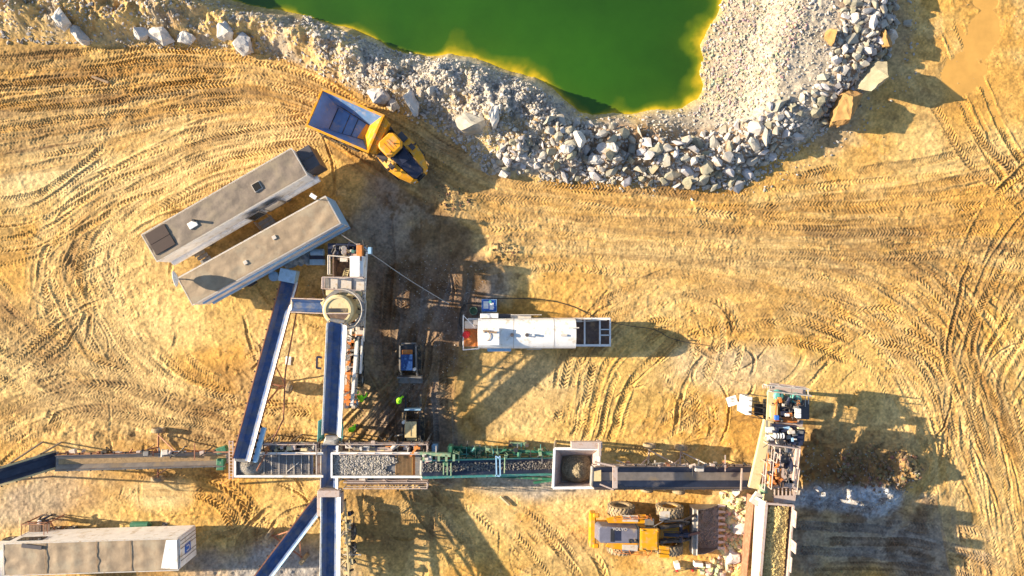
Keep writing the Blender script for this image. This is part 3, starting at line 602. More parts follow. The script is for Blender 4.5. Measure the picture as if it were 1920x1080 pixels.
# rim corners of the body, local x forward
xr, xf, hw = -2.75, 2.35, 1.5
floor = [(-1.75,-0.85),(1.85,-0.62),(1.85,0.62),(-1.75,0.85)]
b = MB(); zb = 1.75
rim = [(xr,-hw,zt-0.1),(xf,-hw,zt),(xf,hw,zt),(xr,hw,zt-0.1)]
fl3 = [(-1.55,-0.9,zb),(1.25,-0.62,zb-0.1),(1.25,0.62,zb-0.1),(-1.55,0.9,zb)]
b.add(rim+fl3, [(0,1,5,4),(1,2,6,5),(2,3,7,6),(3,0,4,7),(4,5,6,7)])
inner = T.part('body_lining', b, 'bedsteel')
b = MB()
out = [(xr-0.05,-hw-0.06),(xf+0.05,-hw-0.06),(xf+0.05,hw+0.06),(xr-0.05,hw+0.06)]
b.beam((xr,-hw,zt-.08),(xf+.1,-hw,zt+.03),0.16,0.22); b.beam((xr,hw,zt-.08),(xf+.1,hw,zt+.03),0.16,0.22); b.beam((xr,-hw-.08,zt-.1),(xr,hw+.08,zt-.1),0.14,0.2); b.beam((xf,-hw-.08,zt+.02),(xf,hw+.08,zt+.02),0.16,0.24)
b.prism([(-1.7,-1.0),(1.95,-0.75),(1.95,0.75),(-1.7,1.0)], zb-0.35, zt-0.1, top=[(xr-.05,-hw-.05,zt-.22),(xf+.05,-hw-.05,zt-.1),(xf+.05,hw+.05,zt-.1),(xr-.05,hw+.05,zt-.22)])
b2 = MB(); b2.v = b.v; b2.f = [f for f in b.f]
# remove the closed top of the shell so the lining shows
b2.f = b2.f[:-1]
body = T.part('dump_body', b2, 'yellow')
b = MB(); b.prism([(xf+.08,-hw+.05),(xf+.55,-hw+.25),(xf+.55,hw-.25),(xf+.08,hw-.05)], zt-0.9, zt-0.05); b.box((xf+.3,0,zt-.03),(0.06,2.9,0.05)); b.box((xf+.3,-.7,zt-.02),(0.5,.05,0.06)); b.box((xf+.3,.7,zt-.02),(0.5,.05,0.06))
T.part('rock_guard', b, 'yellow', body, bevel=0.03)
b = MB()
def lerp3(a, c, t): return Vector(a).lerp(Vector(c), t)
for t in (0.42, 0.7): 
    b.beam(lerp3(fl3[0], fl3[1], t*0.9)+Vector((0,0,.03)), lerp3(fl3[3], fl3[2], t*0.9)+Vector((0,0,.03)), 0.05, 0.02)
b.beam(Vector(fl3[0])+Vector((-.4,-.2,.35)), Vector(fl3[1])+Vector((0,0,.03)), 0.07, 0.04); b.beam(Vector(fl3[3])+Vector((-.4,.2,.35)), Vector(fl3[2])+Vector((0,0,.03)), 0.07, 0.04)
b.beam(Vector(fl3[0])+Vector((0,0,.03)), Vector(fl3[3])+Vector((0,0,.03)), 0.06, 0.03)
T.part('floor_seam', b, 'black', inner)
b = MB(); b.add([(1.22,-0.62,zb-.06),(1.22,0.62,zb-.06),(2.26,1.46,zt-.02),(2.26,-1.46,zt-.02)], [(0,1,2,3)]); b.add([(.7,-.68,zb-.05),(1.24,-.62,zb-.05),(1.24,.62,zb-.05),(.95,.68,zb-.05)],[(0,1,2,3)])
T.part('front_lining', b, 'yellow', inner)
b = MB(); b.box((-0.2,0,1.35),(4.8,0.9,0.35)); b.box((2.8,0,1.25),(1.6,0.6,0.4))
b.tube((-1.5,-1.2,.85),(-1.5,1.2,.85),.16); b.tube((.1,-1.2,.85),(.1,1.2,.85),.16)
T.part('rear_chassis', b, 'black')
for xx in (-1.5, 0.15):
    for sy in (-1, 1): wheel(T.o, (xx, sy*1.22, 0.86), (0, sy, 0), 0.86, 0.62)
# tractor, turned further right
tr = bpy.data.objects.new('tractor_unit', None); COL.objects.link(tr); tr.parent = T.o
q = LP(722, 262, 1.5); tr.location = (q.x, q.y, 0); tr.rotation_euler = (0, 0, math.radians(-22.5))
b = MB(); b.box((1.4,0,1.2),(3.8,0.9,0.5)); b.tube((2.0,-1.1,.86),(2.0,1.1,.86),.18); b.tube((-.6,0,1.2),(.2,0,1.2),.4,12); b.box((.1,.0,1.8),(.5,1.6,.6)); b.tube((.05,.9,1.5),(.05,.9,2.9),.1); T.part('front_chassis', b, 'black', tr)
for sy in (-1, 1): wheel(tr, (2.0, sy*1.2, 0.86), (0, sy, 0), 0.86, 0.62)
hz = 2.45
b = MB(); b.prism([(1.6,-.66),(3.9,-.56),(4.12,-.42),(4.12,.42),(3.9,.56),(1.6,.66)], 1.3, hz, top=[(1.6,-.66,hz+.1),(3.8,-.5,hz-.32),(4.0,-.38,hz-.42),(4.0,.38,hz-.42),(3.8,.5,hz-.32),(1.6,.66,hz+.1)])
hood = T.part('hood', b, 'navy', tr, bevel=0.05)
b = MB(); b.box((4.14,0,1.55),(.06,.8,.5)); [b.box((4.18,0,1.35+.1*i),(.04,.75,.03)) for i in range(5)]; T.part('grille', b, 'black', tr)
for sy in (-1, 1):
    b = MB()
    o_ = [(.55,sy*.95,2.1),(.75,sy*1.42,1.95),(2.0,sy*1.52,2.15),(3.0,sy*1.32,2.12),(3.9,sy*.92,1.85),(4.2,sy*.45,1.6)]
    i_ = [(.55,sy*.72,2.15),(.75,sy*.72,2.2),(2.0,sy*.75,2.35),(3.0,sy*.66,2.25),(3.9,sy*.54,2.0),(4.2,sy*.2,1.65)]
    n = len(o_); vs = o_+i_+[(x,y,z-.55) for x,y,z in o_]
    f = [(i,i+1,n+i+1,n+i) for i in range(n-1)]+[(i,i+1,2*n+i+1,2*n+i) for i in range(n-1)]
    b.add(vs, f); fd = T.part('fender', b, 'yellow', tr, bevel=0)
    m_ = fd.modifiers.new('s', 'SOLIDIFY'); m_.thickness = 0.05
    b = MB(); b.box((1.0,sy*1.12,2.24),(.75,.5,.04)); b.box((2.1,sy*1.1,2.42),(.5,.35,.04)); T.part('step_tread', b, 'darkgrey', fd)
    b = MB(); b.box((4.06,sy*.62,1.62),(.1,.24,.16)); T.part('headlight', b, 'white', tr)
    b = MB(); b.path([(1.9,sy*.8,3.0),(2.2,sy*1.35,2.9),(2.2,sy*1.4,2.3)], .025); b.box((2.2,sy*1.4,2.75),(.06,.22,.4)); T.part('mirror', b, 'black', tr)
b = MB(); b.path([(.7,-1.5,2.3),(1.2,-1.55,3.0),(2.3,-1.5,3.0)], .025); b.path([(.75,-1.5,1.4),(.75,-1.5,2.3)], .025); b.path([(2.25,-.8,2.55),(2.0,-1.5,2.5),(1.9,-1.6,2.5)], .03); T.part('handrail', b, 'black', tr)
b = MB(); oc = [(.35,-.55),(.6,-.85),(1.5,-.85),(1.85,-.5),(1.85,.5),(1.5,.85),(.6,.85),(.35,.55)]
b.prism([(x,y) for x,y in oc], 3.12, 3.42, top=[(.5+(x-.5)*.93,y*.9,3.45) for x,y in oc]); cr = T.part('cab_roof', b, 'yellow', tr, bevel=0.06, smooth=True)
b = MB(); b.prism([(x*.97+.02,y*.92) for x,y in oc], 1.6, 3.12); T.part('cab', b, 'glass', tr, bevel=0.03)
b = MB(); b.tube((1.2,.25,3.45),(1.2,.25,3.6),.05); b.tube((1.5,-.4,3.45),(1.5,-.4,3.55),.06); [b.box((1.1,-.3+.25*i,3.46),(.8,.04,.03)) for i in range(3)]; T.part('beacon', b, 'orange', cr)
b = MB(); b.prism([(1.9,-.2),(2.6,-.35),(2.7,.35),(1.9,.5)], 2.48, 2.62); b.tube((2.2,.45,2.4),(2.2,.45,2.75),.09); T.part('air_intake', b, 'navy', tr)
b = MB(); [b.path([(-.4,-.3+.2*i,1.9),(.0,-.3+.22*i,2.25),(.4,-.25+.2*i,2.0)], .035) for i in range(4)]; T.part('hydraulic_hose', b, 'orange', tr)

# ---------------------------------------------------------------- wheel loader
pc = W(1100, 1000, 0)
T = Thing('wheel_loader', 'yellow wheel loader with a grey hood and a toothed bucket pushed into the rock pile', 'wheel loader', (6.3, -19.05, 0), math.radians(-0.8))
RX, FX, WY, RR_ = 2.35, 6.2, 1.48, 1.04
for x, tm in ((RX, 'dusty_rubber'), (FX, 'dusty_rubber')):
    for sy in (-1, 1): wheel(T.o, (x, sy*WY, RR_), (0, sy, 0), RR_, 0.78, tm=tm, rm='dusty_rubber' if x == RX else 'yellow2')
b = MB(); b.box((2.4,0,1.2),(4.2,1.1,.8)); b.box((6.3,0,1.2),(1.9,1.0,.9)); b.tube((RX,-1.3,RR_),(RX,1.3,RR_),.25); b.tube((FX,-1.3,RR_),(FX,1.3,RR_),.25); b.tube((4.9,0,.8),(4.9,0,1.7),.25); T.part('chassis', b, 'yellow2', bevel=.04)
b = MB(); b.prism([(.35,-.72),(3.4,-.62),(3.4,.62),(.35,.72),(.15,.55),(.15,-.55)], 1.6, 2.75, top=[(.6,-.66,2.6),(3.4,-.55,2.85),(3.4,.55,2.85),(.6,.66,2.6),(.4,.5,2.55),(.4,-.5,2.55)]); hd = T.part('engine_hood', b, 'greyhood', bevel=.08)
b = MB(); b.box((1.45,0,2.68),(.3,1.0,.05)); T.part('radiator_louvre', b, 'black', hd); b = MB(); b.box((1.9,0,2.7),(.5,.8,.06)); T.part('engine_cover', b, 'navy', hd); b = MB(); b.tube((3.2,-.3,2.7),(3.2,-.3,3.2),.1); T.part('exhaust_pipe', b, 'black', hd); b = MB(); b.tube((2.8,-.35,2.7),(2.8,-.35,3.0),.14); T.part('air_intake', b, 'black', hd)
b = MB(); b.box((.05,0,1.3),(.5,2.7,.9)); b.box((.3,1.2,1.7),(.5,.35,.3)); b.box((.3,-1.2,1.7),(.5,.35,.3)); T.part('counterweight', b, 'yellow', bevel=.1)
for sy in (-1, 1):
    b = MB(); b.prism([(1.2,sy*.75),(4.0,sy*.75),(4.3,sy*1.1),(4.1,sy*1.45),(3.2,sy*1.4),(1.8,sy*1.3),(1.0,sy*1.1)] if sy > 0 else [(1.2,-.75),(1.0,-1.1),(1.8,-1.3),(3.2,-1.4),(4.1,-1.45),(4.3,-1.1),(4.0,-.75)], 2.06, 2.14)
    fd = T.part('rear_fender', b, 'yellow', bevel=.02)
    b = MB(); b.box((2.9,sy*1.15,2.17),(1.2,.5,.05)); T.part('walk_plate', b, 'dwhite', fd)
    b = MB(); b.rail([(1.6,sy*1.26,2.1),(4.1,sy*1.42,2.1)], .8, .03, .6); b.path([(4.1,sy*1.6,2.9),(4.5,sy*1.2,2.7),(4.6,sy*1.2,1.2)], .035); T.part('handrail', b, 'orange', fd)
    b = MB(); b.prism([(5.2,sy*.95),(5.2,sy*1.9),(6.0,sy*1.9),(6.0,sy*.95)] if sy < 0 else [(5.2,.95),(6.0,.95),(6.0,1.74),(5.2,1.7)], 2.06, 2.12); T.part('front_fender', b, 'dwhite' if sy > 0 else 'yellow', bevel=.02)
    b = MB(); b.beam((5.1,sy*.55,2.35),(7.2,sy*.6,1.7),.22,.45); b.beam((7.2,sy*.6,1.7),(8.0,sy*.62,.9),.2,.42); T.part('lift_arm', b, 'black', bevel=.03)
    b = MB(); b.tube((5.5,sy*.85,1.5),(6.8,sy*.8,1.6),.11); b.tube((6.8,sy*.8,1.6),(7.7,sy*.7,1.5),.06); T.part('lift_cylinder', b, 'steel')
b = MB(); b.box((4.12,-.02,2.4),(1.5,1.5,1.7)); T.part('cab', b, 'glass', bevel=.05)
b = MB(); b.box((4.15,-.02,3.34),(1.4,1.62,.16)); b.box((4.15,-.02,3.44),(1.2,1.2,.05)); rf = T.part('cab_roof', b, 'yellow', bevel=.05)
b = MB(); [b.tube((x,y,3.3),(x,y,3.52),.06) for x in (3.6,4.7) for y in (-.75,.7)]; T.part('work_lamp', b, 'yellow2', rf)
b = MB(); b.box((4.3,1.05,2.6),(.7,.5,.05)); b.path([(4.5,.9,3.2),(5.2,1.3,3.2),(5.5,1.0,2.2)], .03); T.part('mirror_bracket', b, 'steel')
b = MB(); b.box((7.2,0,2.0),(.5,.35,.9)); b.tube((5.5,0,2.3),(6.6,0,2.5),.15); b.tube((6.6,0,2.5),(7.3,0,2.4),.08); b.beam((7.3,0,2.4),(8.4,0,1.7),.2,.2); b.tube((6.9,-.7,2.0),(6.9,.7,2.0),.15); T.part('tilt_linkage', b, 'navy')
b = MB(); [b.path([(5.4,y,2.5),(6.0,y*1.2,2.75),(6.8,y*.8,2.3)], .03) for y in (-.3,-.2,.2,.3)]; b.path([(5.5,.95,2.2),(7.0,1.15,2.4),(8.5,1.5,1.6)], .1, 8); T.part('hydraulic_hose', b, 'hosem')
b = MB()
prof = [(8.1,1.75),(7.9,1.2),(7.95,.6),(8.3,.5),(9.1,.42),(10.35,.4)]
B2 = 1.78
for a, c in zip(prof[:-1], prof[1:]): b.plate((a[0],-B2,a[1]),(c[0],-B2,c[1]),(c[0],B2,c[1]),(a[0],B2,a[1]),.05)
for sy in (-1,1):
    vs = [(x,sy*B2,z) for x,z in prof]+[(9.6,sy*B2,1.1),(8.9,sy*B2,1.6)]; n=len(vs); vs2=[(x,y-sy*.05,z) for x,y,z in vs]
    b.add(vs+vs2,[tuple(range(n)),tuple(range(2*n-1,n-1,-1))]+[(i,(i+1)%n,n+(i+1)%n,n+i) for i in range(n)])
b.box((8.1,0,1.78),(.35,3.6,.1))
bk = T.part('bucket', b, 'steel'); b = MB(); b.box((8.05,0,1.5),(.3,3.5,.5)); b.box((8.22,0,1.85),(.1,3.56,.1)); T.part('bucket_spill_plate', b, 'dwhite', bk, bevel=.03)
for i in range(8):
    y = -1.7+3.4*i/7; b = MB(); b.prism([(10.25,y-.12),(10.82,y-.07),(10.82,y+.07),(10.25,y+.12)], .38, .52); T.part('tooth', b, 'dwhite', bk)
items = [(random.uniform(8.5,10.1), random.uniform(-1.6,1.6), .45, random.uniform(.06,.16), (.34,.31,.26)) for _ in range(420)]
rubble('bucket_load', items, parent=bk)
# name along the upper edge of the hood, a lettered strip with the maker's name
add_text('VOLVO', .34, 'dwhite', hd, (2.0, .5, 2.78), (0, -.06, 0))
# ---------------------------------------------------------------- site trailers
def site_trailer(px, py, ang, L, Wd, roofm, label, zt=4.0, zb=1.15, wave=0.0):
    p = W(px, py, zt); T = Thing('semi_trailer', label, 'trailer', (p.x, p.y, 0), math.radians(ang)); h = L/2; k = Wd/2
    b = MB(); b.box((0,0,(zt-.06+zb)/2),(L,Wd,zt-.06-zb)); T.part('box_body', b, 'white', bevel=.05)
    b = MB(); nu, nw = int(L*6), 16; ph = L*3
    def rz_(x, y): return zt+.045+.05*(mnoise.noise(Vector((x*.9+ph, y*1.6, 0)))+.5*mnoise.noise(Vector((x*2.3+y*2, y*2.6-x, ph))))*min(1, 4*(.5-abs(y/(Wd-.12))))-wave*abs(math.sin(x*math.pi/1.28))
    b.add([((i/(nu-1)-.5)*(L-.12), (j/(nw-1)-.5)*(Wd-.12), rz_((i/(nu-1)-.5)*(L-.12), (j/(nw-1)-.5)*(Wd-.12))) for j in range(nw) for i in range(nu)], [(j*nu+i, j*nu+i+1, (j+1)*nu+i+1, (j+1)*nu+i) for j in range(nw-1) for i in range(nu-1)]); rf = T.part('roof', b, roofm, smooth=True)
    b = MB(); [b.beam((-h,s*k,zt+.03),(h,s*k,zt+.03),.06,.07) for s in (-1,1)]; [b.beam((s*h,-k,zt+.03),(s*h,k,zt+.03),.06,.072) for s in (-1,1)]; T.part('edge_trim', b, 'dwhite')
    b = MB(); [b.box((0,s*k*.5,zb-.15),(L-1,.14,.3)) for s in (-1,1)]; [b.box((-h+1.2+i*1.6,0,zb-.16),(.1,Wd-.1,.12)) for i in range(int((L-2)/1.6)+1)]; T.part('underframe', b, 'black')
    b = MB(); [b.beam((h-3,s*.9,zb-.1),(h-3,s*.9,.05),.14,.14) for s in (-1,1)]; [b.box((h-3,s*.9,.05),(.4,.4,.06)) for s in (-1,1)]; T.part('landing_leg', b, 'steel')
    for x in (-h+1.5, -h+2.8):
        for s in (-1,1): wheel(T.o, (x, s*(k-.28), .5), (0,s,0), .5, .4, rm='dwhite', lugs=False, n=20)
    return T, rf, h, k
T, rf, h, k = site_trailer(421, 384.5, 30.0, 13.0, 2.35, 'tarp', 'upper white site trailer, grey roof with black square hatch and brown panels')
b = MB(); q = T.p(301, 449, 4.04); b.box((q.x,q.y,4.1),(1.65,1.75,.06)); b.box((q.x,q.y,4.14),(1.6,.03,.02)); T.part('roof_panel', b, 'brownpanel')
q = T.p(482, 350, 4.05); b = MB(); b.box((q.x,q.y,4.075),(.66,.66,.08)); hf = T.part('hatch_frame', b, 'dwhite'); b = MB(); b.box((q.x,q.y,4.13),(.56,.56,.03)); T.part('hatch_opening', b, mat('black_void', (.004,.004,.005), .9), hf)
q = T.p(362, 421, 4.05); b = MB(); b.box((q.x,q.y,4.1),(.7,.5,.12)); vb = T.part('roof_vent', b, 'white', bevel=.03); b = MB(); b.tube((q.x+.3,q.y+.15,4.1),(q.x+.3,q.y+.15,4.5),.1,10); T.part('vent_pipe', b, 'black', vb)
b = MB(); b.box((h+.62,.08,2.35),(1.1,1.75,2.3)); pc_ = T.part('cooling_unit', b, 'darkgrey', bevel=.04); b = MB(); b.box((h+.62,.08,3.52),(1.12,.03,.02)); T.part('seam', b, 'black', pc_)
b = MB(); b.tube((h-12.9,-k-.03,1.9),(h+.3,-k-.03,1.9),.28,12); T.part('side_duct', b, 'white', smooth=True)
for (x, wd_, mm) in ((1.3,1.2,'glass'),(2.9,1.5,'dwhite')):
    b = MB(); b.box((x,-k-.34,2.6),(wd_,.06,1.8)); dr = T.part('door', b, 'steel', bevel=.02); b = MB(); b.box((x,-k-.38,2.65),(wd_-.3,.03,1.3)); T.part('pane', b, mm, dr)
b = MB()
for i in range(5): b.box((1.3,-k-.6-.26*i,1.1-.22*i),(1.2,.28,.05))
b.rail([(.7,-k-.5,1.1),(.7,-k-1.7,.2)],.9,.025,1); b.rail([(1.9,-k-.5,1.1),(1.9,-k-1.7,.2)],.9,.025,1); T.part('entry_steps', b, 'steel')
b = MB(); [b.box((-4.6,-k-.15-.3*i,.9-.25*i),(.9,.3,.05)) for i in range(4)]; T.part('steps', b, 'steel')
T2, rf, h, k = site_trailer(486, 470, 29.0, 12.7, 2.35, 'tarp2', 'lower white site trailer, plain tan roof, satellite dish at its left corner')
b = MB(); [b.box((x,y,4.09),(.3,.3,.09)) for x,y in ((-1.3,-.3),(1.5,.3))]; T2.part('roof_box', b, 'dwhite', bevel=.02)
b = MB(); b.plate((h+.04,-k+.05,1.4),(h+.04,k-.05,1.4),(h+.04,k-.05,3.9),(h+.04,-k+.05,3.9),.03); T2.part('end_door', b, 'lblue')
b = MB(); b.tube((-6,-k-.03,3.0),(h,-k-.03,3.0),.1,8); b.tube((-6,-k-.03,1.3),(h,-k-.03,1.3),.14,8); T2.part('side_trim', b, 'lblue')
q = T2.p(342, 520, 4.6); b = MB(); b.tube((q.x-.1,q.y-.1,1.2),(q.x-.1,q.y-.1,5.0),.05); ms = T2.part('dish_mast', b, 'steel')
b = MB(); u = Vector((-.95,.3,.25)).normalized(); b.lathe([(.001,0),(.3,.05),(.5,.13),(.62,.22),(.6,.24),(.3,.08),(.001,.03)], (q.x-.15,q.y,5.0), u, 20); T2.part('satellite_dish', b, 'white', ms, smooth=True)
q = T2.p(590, 371, 4.4); b = MB(); b.tube((q.x,q.y-.1,3.9),(q.x,q.y,4.6),.04); m2 = T2.part('lamp_mast', b, 'steel'); b = MB(); b.box((q.x,q.y+.1,4.6),(.3,.5,.12),.5); T2.part('flood_lamp', b, 'white', m2)
T3, rf, h, k = site_trailer(171, 1044, 1.8, 13.1, 2.4, 'tarp2', 'white box trailer with a ribbed tan canvas roof in the lower left', wave=.03)
b = MB(); [b.box((-h+.6+i*1.28,0,4.06),(.035,2.25,.03)) for i in (2,5,7)]; T3.part('roof_bow', b, 'wood')
b = MB(); b.add([(h-.85,1.1,4.07),(h-.03,1.12,4.1),(h-.03,-1.1,4.1),(h-1.3,-1.0,4.07)], [(0,1,2,3)]); T3.part('roof_flap', b, 'white')
b = MB(); b.box((h+.05,0,2.6),(.06,2.2,2.6)); dr = T3.part('end_door', b, 'white', bevel=.02); b = MB(); b.box((h+.09,.0,2.7),(.03,.75,.9)); sg = T3.part('blue_sign', b, 'blue', dr)
add_text('U', .7, 'white', sg, (h+.115, 0, 2.65), (math.radians(90), 0, math.radians(90)))
b = MB(); [b.tube((h+.1,y,1.4),(h+.1,y,3.8),.025) for y in (-.6,-.3,.3,.6,.9)]; T3.part('door_bar', b, 'steel', dr)
b = MB(); b.box((-h+1.6,k+.03,3.2),(1.9,.05,.7)); T3.part('side_window', b, 'glass'); b = MB(); b.box((-h+2.2,.95,4.12),(1.5,.28,.1),-.15); T3.part('roof_shadow_strip', b, 'darkgrey')  # dark strip on the roof stands in for a teal shadow
T = Thing('truck_cab', 'white truck cab with a red lamp, left of the ribbed trailer', 'truck', W(-22, 1060, 3).xy.to_3d(), math.radians(1.8))
b = MB(); b.box((0,0,2.0),(2.0,2.3,2.2)); b.box((-.1,0,3.2),(1.6,2.0,.4)); T.part('cab_shell', b, 'white', bevel=.15)
b = MB(); b.box((.3,0,.9),(3,1,.3)); T.part('chassis', b, 'black'); b = MB(); b.box((.85,.75,3.2),(.2,.3,.12)); T.part('roof_lamp', b, 'red')
for s in (-1,1): wheel(T.o, (-.2,s*1.0,.5), (0,s,0), .5, .35, rm='dwhite', lugs=False, n=20)
# ---------------------------------------------------------------- tanker / silo trailer
q = W(988, 627, 3.4); T = Thing('tank_trailer', 'long white rounded tank trailer with an open frame at its right end', 'tank trailer', (q.x, q.y, 0), 0)
X0, X1 = T.p(896, 627, 3.2).x, T.p(1080, 627, 3.2).x
b = MB(); prof = []
for i in range(13):
    a = math.pi*i/12; prof.append((-1.16*math.cos(a), 2.35+1.12*math.sin(a)**.7))
prof = [(-1.16,1.2)]+prof+[(1.16,1.2)]; n = len(prof)
b.add([(X0,y,z) for y,z in prof]+[(X1,y,z) for y,z in prof], [(i,i+1,n+i+1,n+i) for i in range(n-1)]+[tuple(range(n)), tuple(range(2*n-1,n-1,-1)), (0,n,2*n-1,n-1)])
tk = T.part('tank', b, 'white', smooth=True)
b = MB(); [b.add([(x+dx,y*1.006,z+.012) for dx in (0,.05) for y,z in prof], [(i,i+1,n+i+1,n+i) for i in range(n-1)]) for x in (X0+2.7,X1-1.7)]; T.part('tank_band', b, 'dwhite', tk)
q = T.p(917, 630, 3.8); b = MB(); b.box((q.x,q.y-.05,3.7),(1.6,1.3,.45)); lid = T.part('filter_box', b, 'white', bevel=.04)
b = MB(); b.path([(q.x-.2+.3*math.cos(t/3),q.y+.35*math.sin(t/3),3.98) for t in range(-4,8)],.03); b.box((q.x+.35,q.y+.3,4.0),(.5,.12,.12)); b.box((q.x-.2,q.y+.4,4.0),(.5,.1,.1)); T.part('pipework', b, 'wood', lid)
for (px,py) in ((960,628),(988,628)):
    q = T.p(px,py,3.5); b = MB(); b.tube((q.x,q.y,3.4),(q.x,q.y,3.66),.14,14); T.part('filler_cap', b, 'darkgrey', tk)
q = T.p(1000,628,3.5); b = MB(); b.box((q.x,q.y,3.58),(.16,.16,.3)); T.part('valve_box', b, 'white', tk)
q = T.p(1078,615,3.5); b = MB(); b.beam((q.x-.5,q.y,3.6),(q.x+.3,q.y+.03,3.62),.08,.12); b.beam((q.x-1.1,q.y-.55,3.5),(q.x-.6,q.y-.55,3.5),.15,.15); T.part('roof_bracket', b, 'dwhite', tk)
X2 = T.p(1145,620,1.6).x
b = MB(); [b.beam((X0-.9,s*1.05,1.05),(X2,s*1.05+.05,1.3),.16,.3) for s in (-1,1)]; [b.box((X1+(X2-X1)*t,0,1.25),(.12,2.2,.2)) for t in (.01,.3,.72,1)]; [b.beam((X1+(X2-X1)*.72,y,1.3),(X2,y,1.3),.08,.1) for y in (-.2,.25)]; T.part('frame', b, 'white')
b = MB(); b.box(((X1+X2)/2,0,1.1),(X2-X1,2.0,.04)); T.part('deck', b, 'deckbrown')
b = MB(); b.rail([(X1+.1,1.1,1.3),(X1+1.3,1.1,1.3)],.8,.03,.6); b.box((X1+.35,1.0,1.6),(.5,.3,.4)); b.beam((X1+.1,.9,1.9),(X1+2.6,1.0,1.5),.06); T.part('hand_frame', b, 'dwhite')
for x in (X1-1.2, X1-2.5, X0+.6):
    for s in (-1,1): wheel(T.o, (x,s*.95,.5), (0,s,0), .5, .36, rm='dwhite', lugs=False, n=20)
b = MB(); b.box((X0+.85,1.38,1.9),(1.4,.35,1.4)); T.part('side_cabinet', b, 'white', bevel=.03); b = MB(); b.box((X0+2.1,1.33,1.5),(1.1,.3,.8)); T.part('control_cabinet', b, 'darkgrey', bevel=.03)
b = MB(); b.box((X0+3.3,1.32,2.0),(1.6,.3,.06)); b.rail([(X0+2.6,1.45,2.0),(X0+4.9,1.45,2.0)],.35,.03,.6); T.part('side_walkway', b, 'dwhite')
b = MB(); [b.beam((X0+3.8,-1.1-.0,1.7+j*.0),(X0+4.9,-1.25,1.7),.05,.05) for j in (0,)]; b.rail([(X0+3.8,-1.28,1.5),(X0+4.9,-1.28,1.5)],.3,.03,.5); T.part('step_rail', b, 'dwhite')
b = MB(); b.box((X0+1.6,-1.3,1.3),(1.9,.35,.7)); T.part('fuel_tank', b, 'lblue', bevel=.08)
b = MB(); b.box((X0-.6,-.15,1.35),(1.15,.9,.12)); b.box((X0-.6,-.85,1.3),(1.2,.5,.08)); T.part('rear_platform', b, 'orange')
b = MB(); b.box((X0-.55,.65,1.7),(1.1,.6,.6)); b.box((X0-.2,.85,2.1),(.5,.4,.3)); T.part('pump_motor', b, 'dwhite', bevel=.05)
b = MB(); b.tube((X0-.95,-.1,1.4),(X0-.95,-.1,2.5),.27,16); b.tube((X0-.95,-.1,2.5),(X0-.95,-.1,2.6),.12,10); T.part('red_cylinder', b, 'red', smooth=True)
b = MB(); b.rail([(X0-1.2,1.4,1.2),(X0-1.2,-1.3,1.2),(X0+.05,-1.2,1.2)],1.0,.03,1); b.path([(X0-1.2,1.4,2.2),(X0-.3,.5,2.3)],.03); T.part('guard_rail', b, 'white')
# blue container tank
q = W(917, 573, 1.2); T = Thing('intermediate_bulk_container', 'small blue caged liquid tank standing alone above the white tank trailer', 'liquid tank', (q.x, q.y, 0), 0)
b = MB(); b.box((0,0,.08),(1.2,1.0,.16)); T.part('pallet', b, 'blue', bevel=.02); b = MB(); b.box((0,0,.7),(1.1,.9,1.05)); bt = T.part('bottle', b, 'blue', bevel=.12)
b = MB(); b.box((-.25,.05,1.24),(.4,.6,.03)); b.box((.2,-.05,1.24),(.3,.55,.03)); b.beam((.1,.25,1.26),(.4,-.2,1.27),.08,.03); T.part('top_sheet', b, 'white', bt); b = MB(); b.tube((0.08,.3,1.2),(.08,.3,1.3),.12,12); T.part('cap', b, 'teal', bt)
b = MB()
for i in range(6):
    for s in (-1,1): b.tube((-.58+i*.232,s*.48,.16),(-.58+i*.232,s*.48,1.2),.012,5); b.tube((s*.58,-.48+i*.19,.16),(s*.58,-.48+i*.19,1.2),.012,5)
for z in (.4,.8,1.2): b.path([(-.58,-.48,z),(.58,-.48,z),(.58,.48,z),(-.58,.48,z),(-.58,-.48,z)],.014,5)
b.tube((-.58,0,1.22),(.58,0,1.22),.014,5); T.part('cage', b, 'lblue')
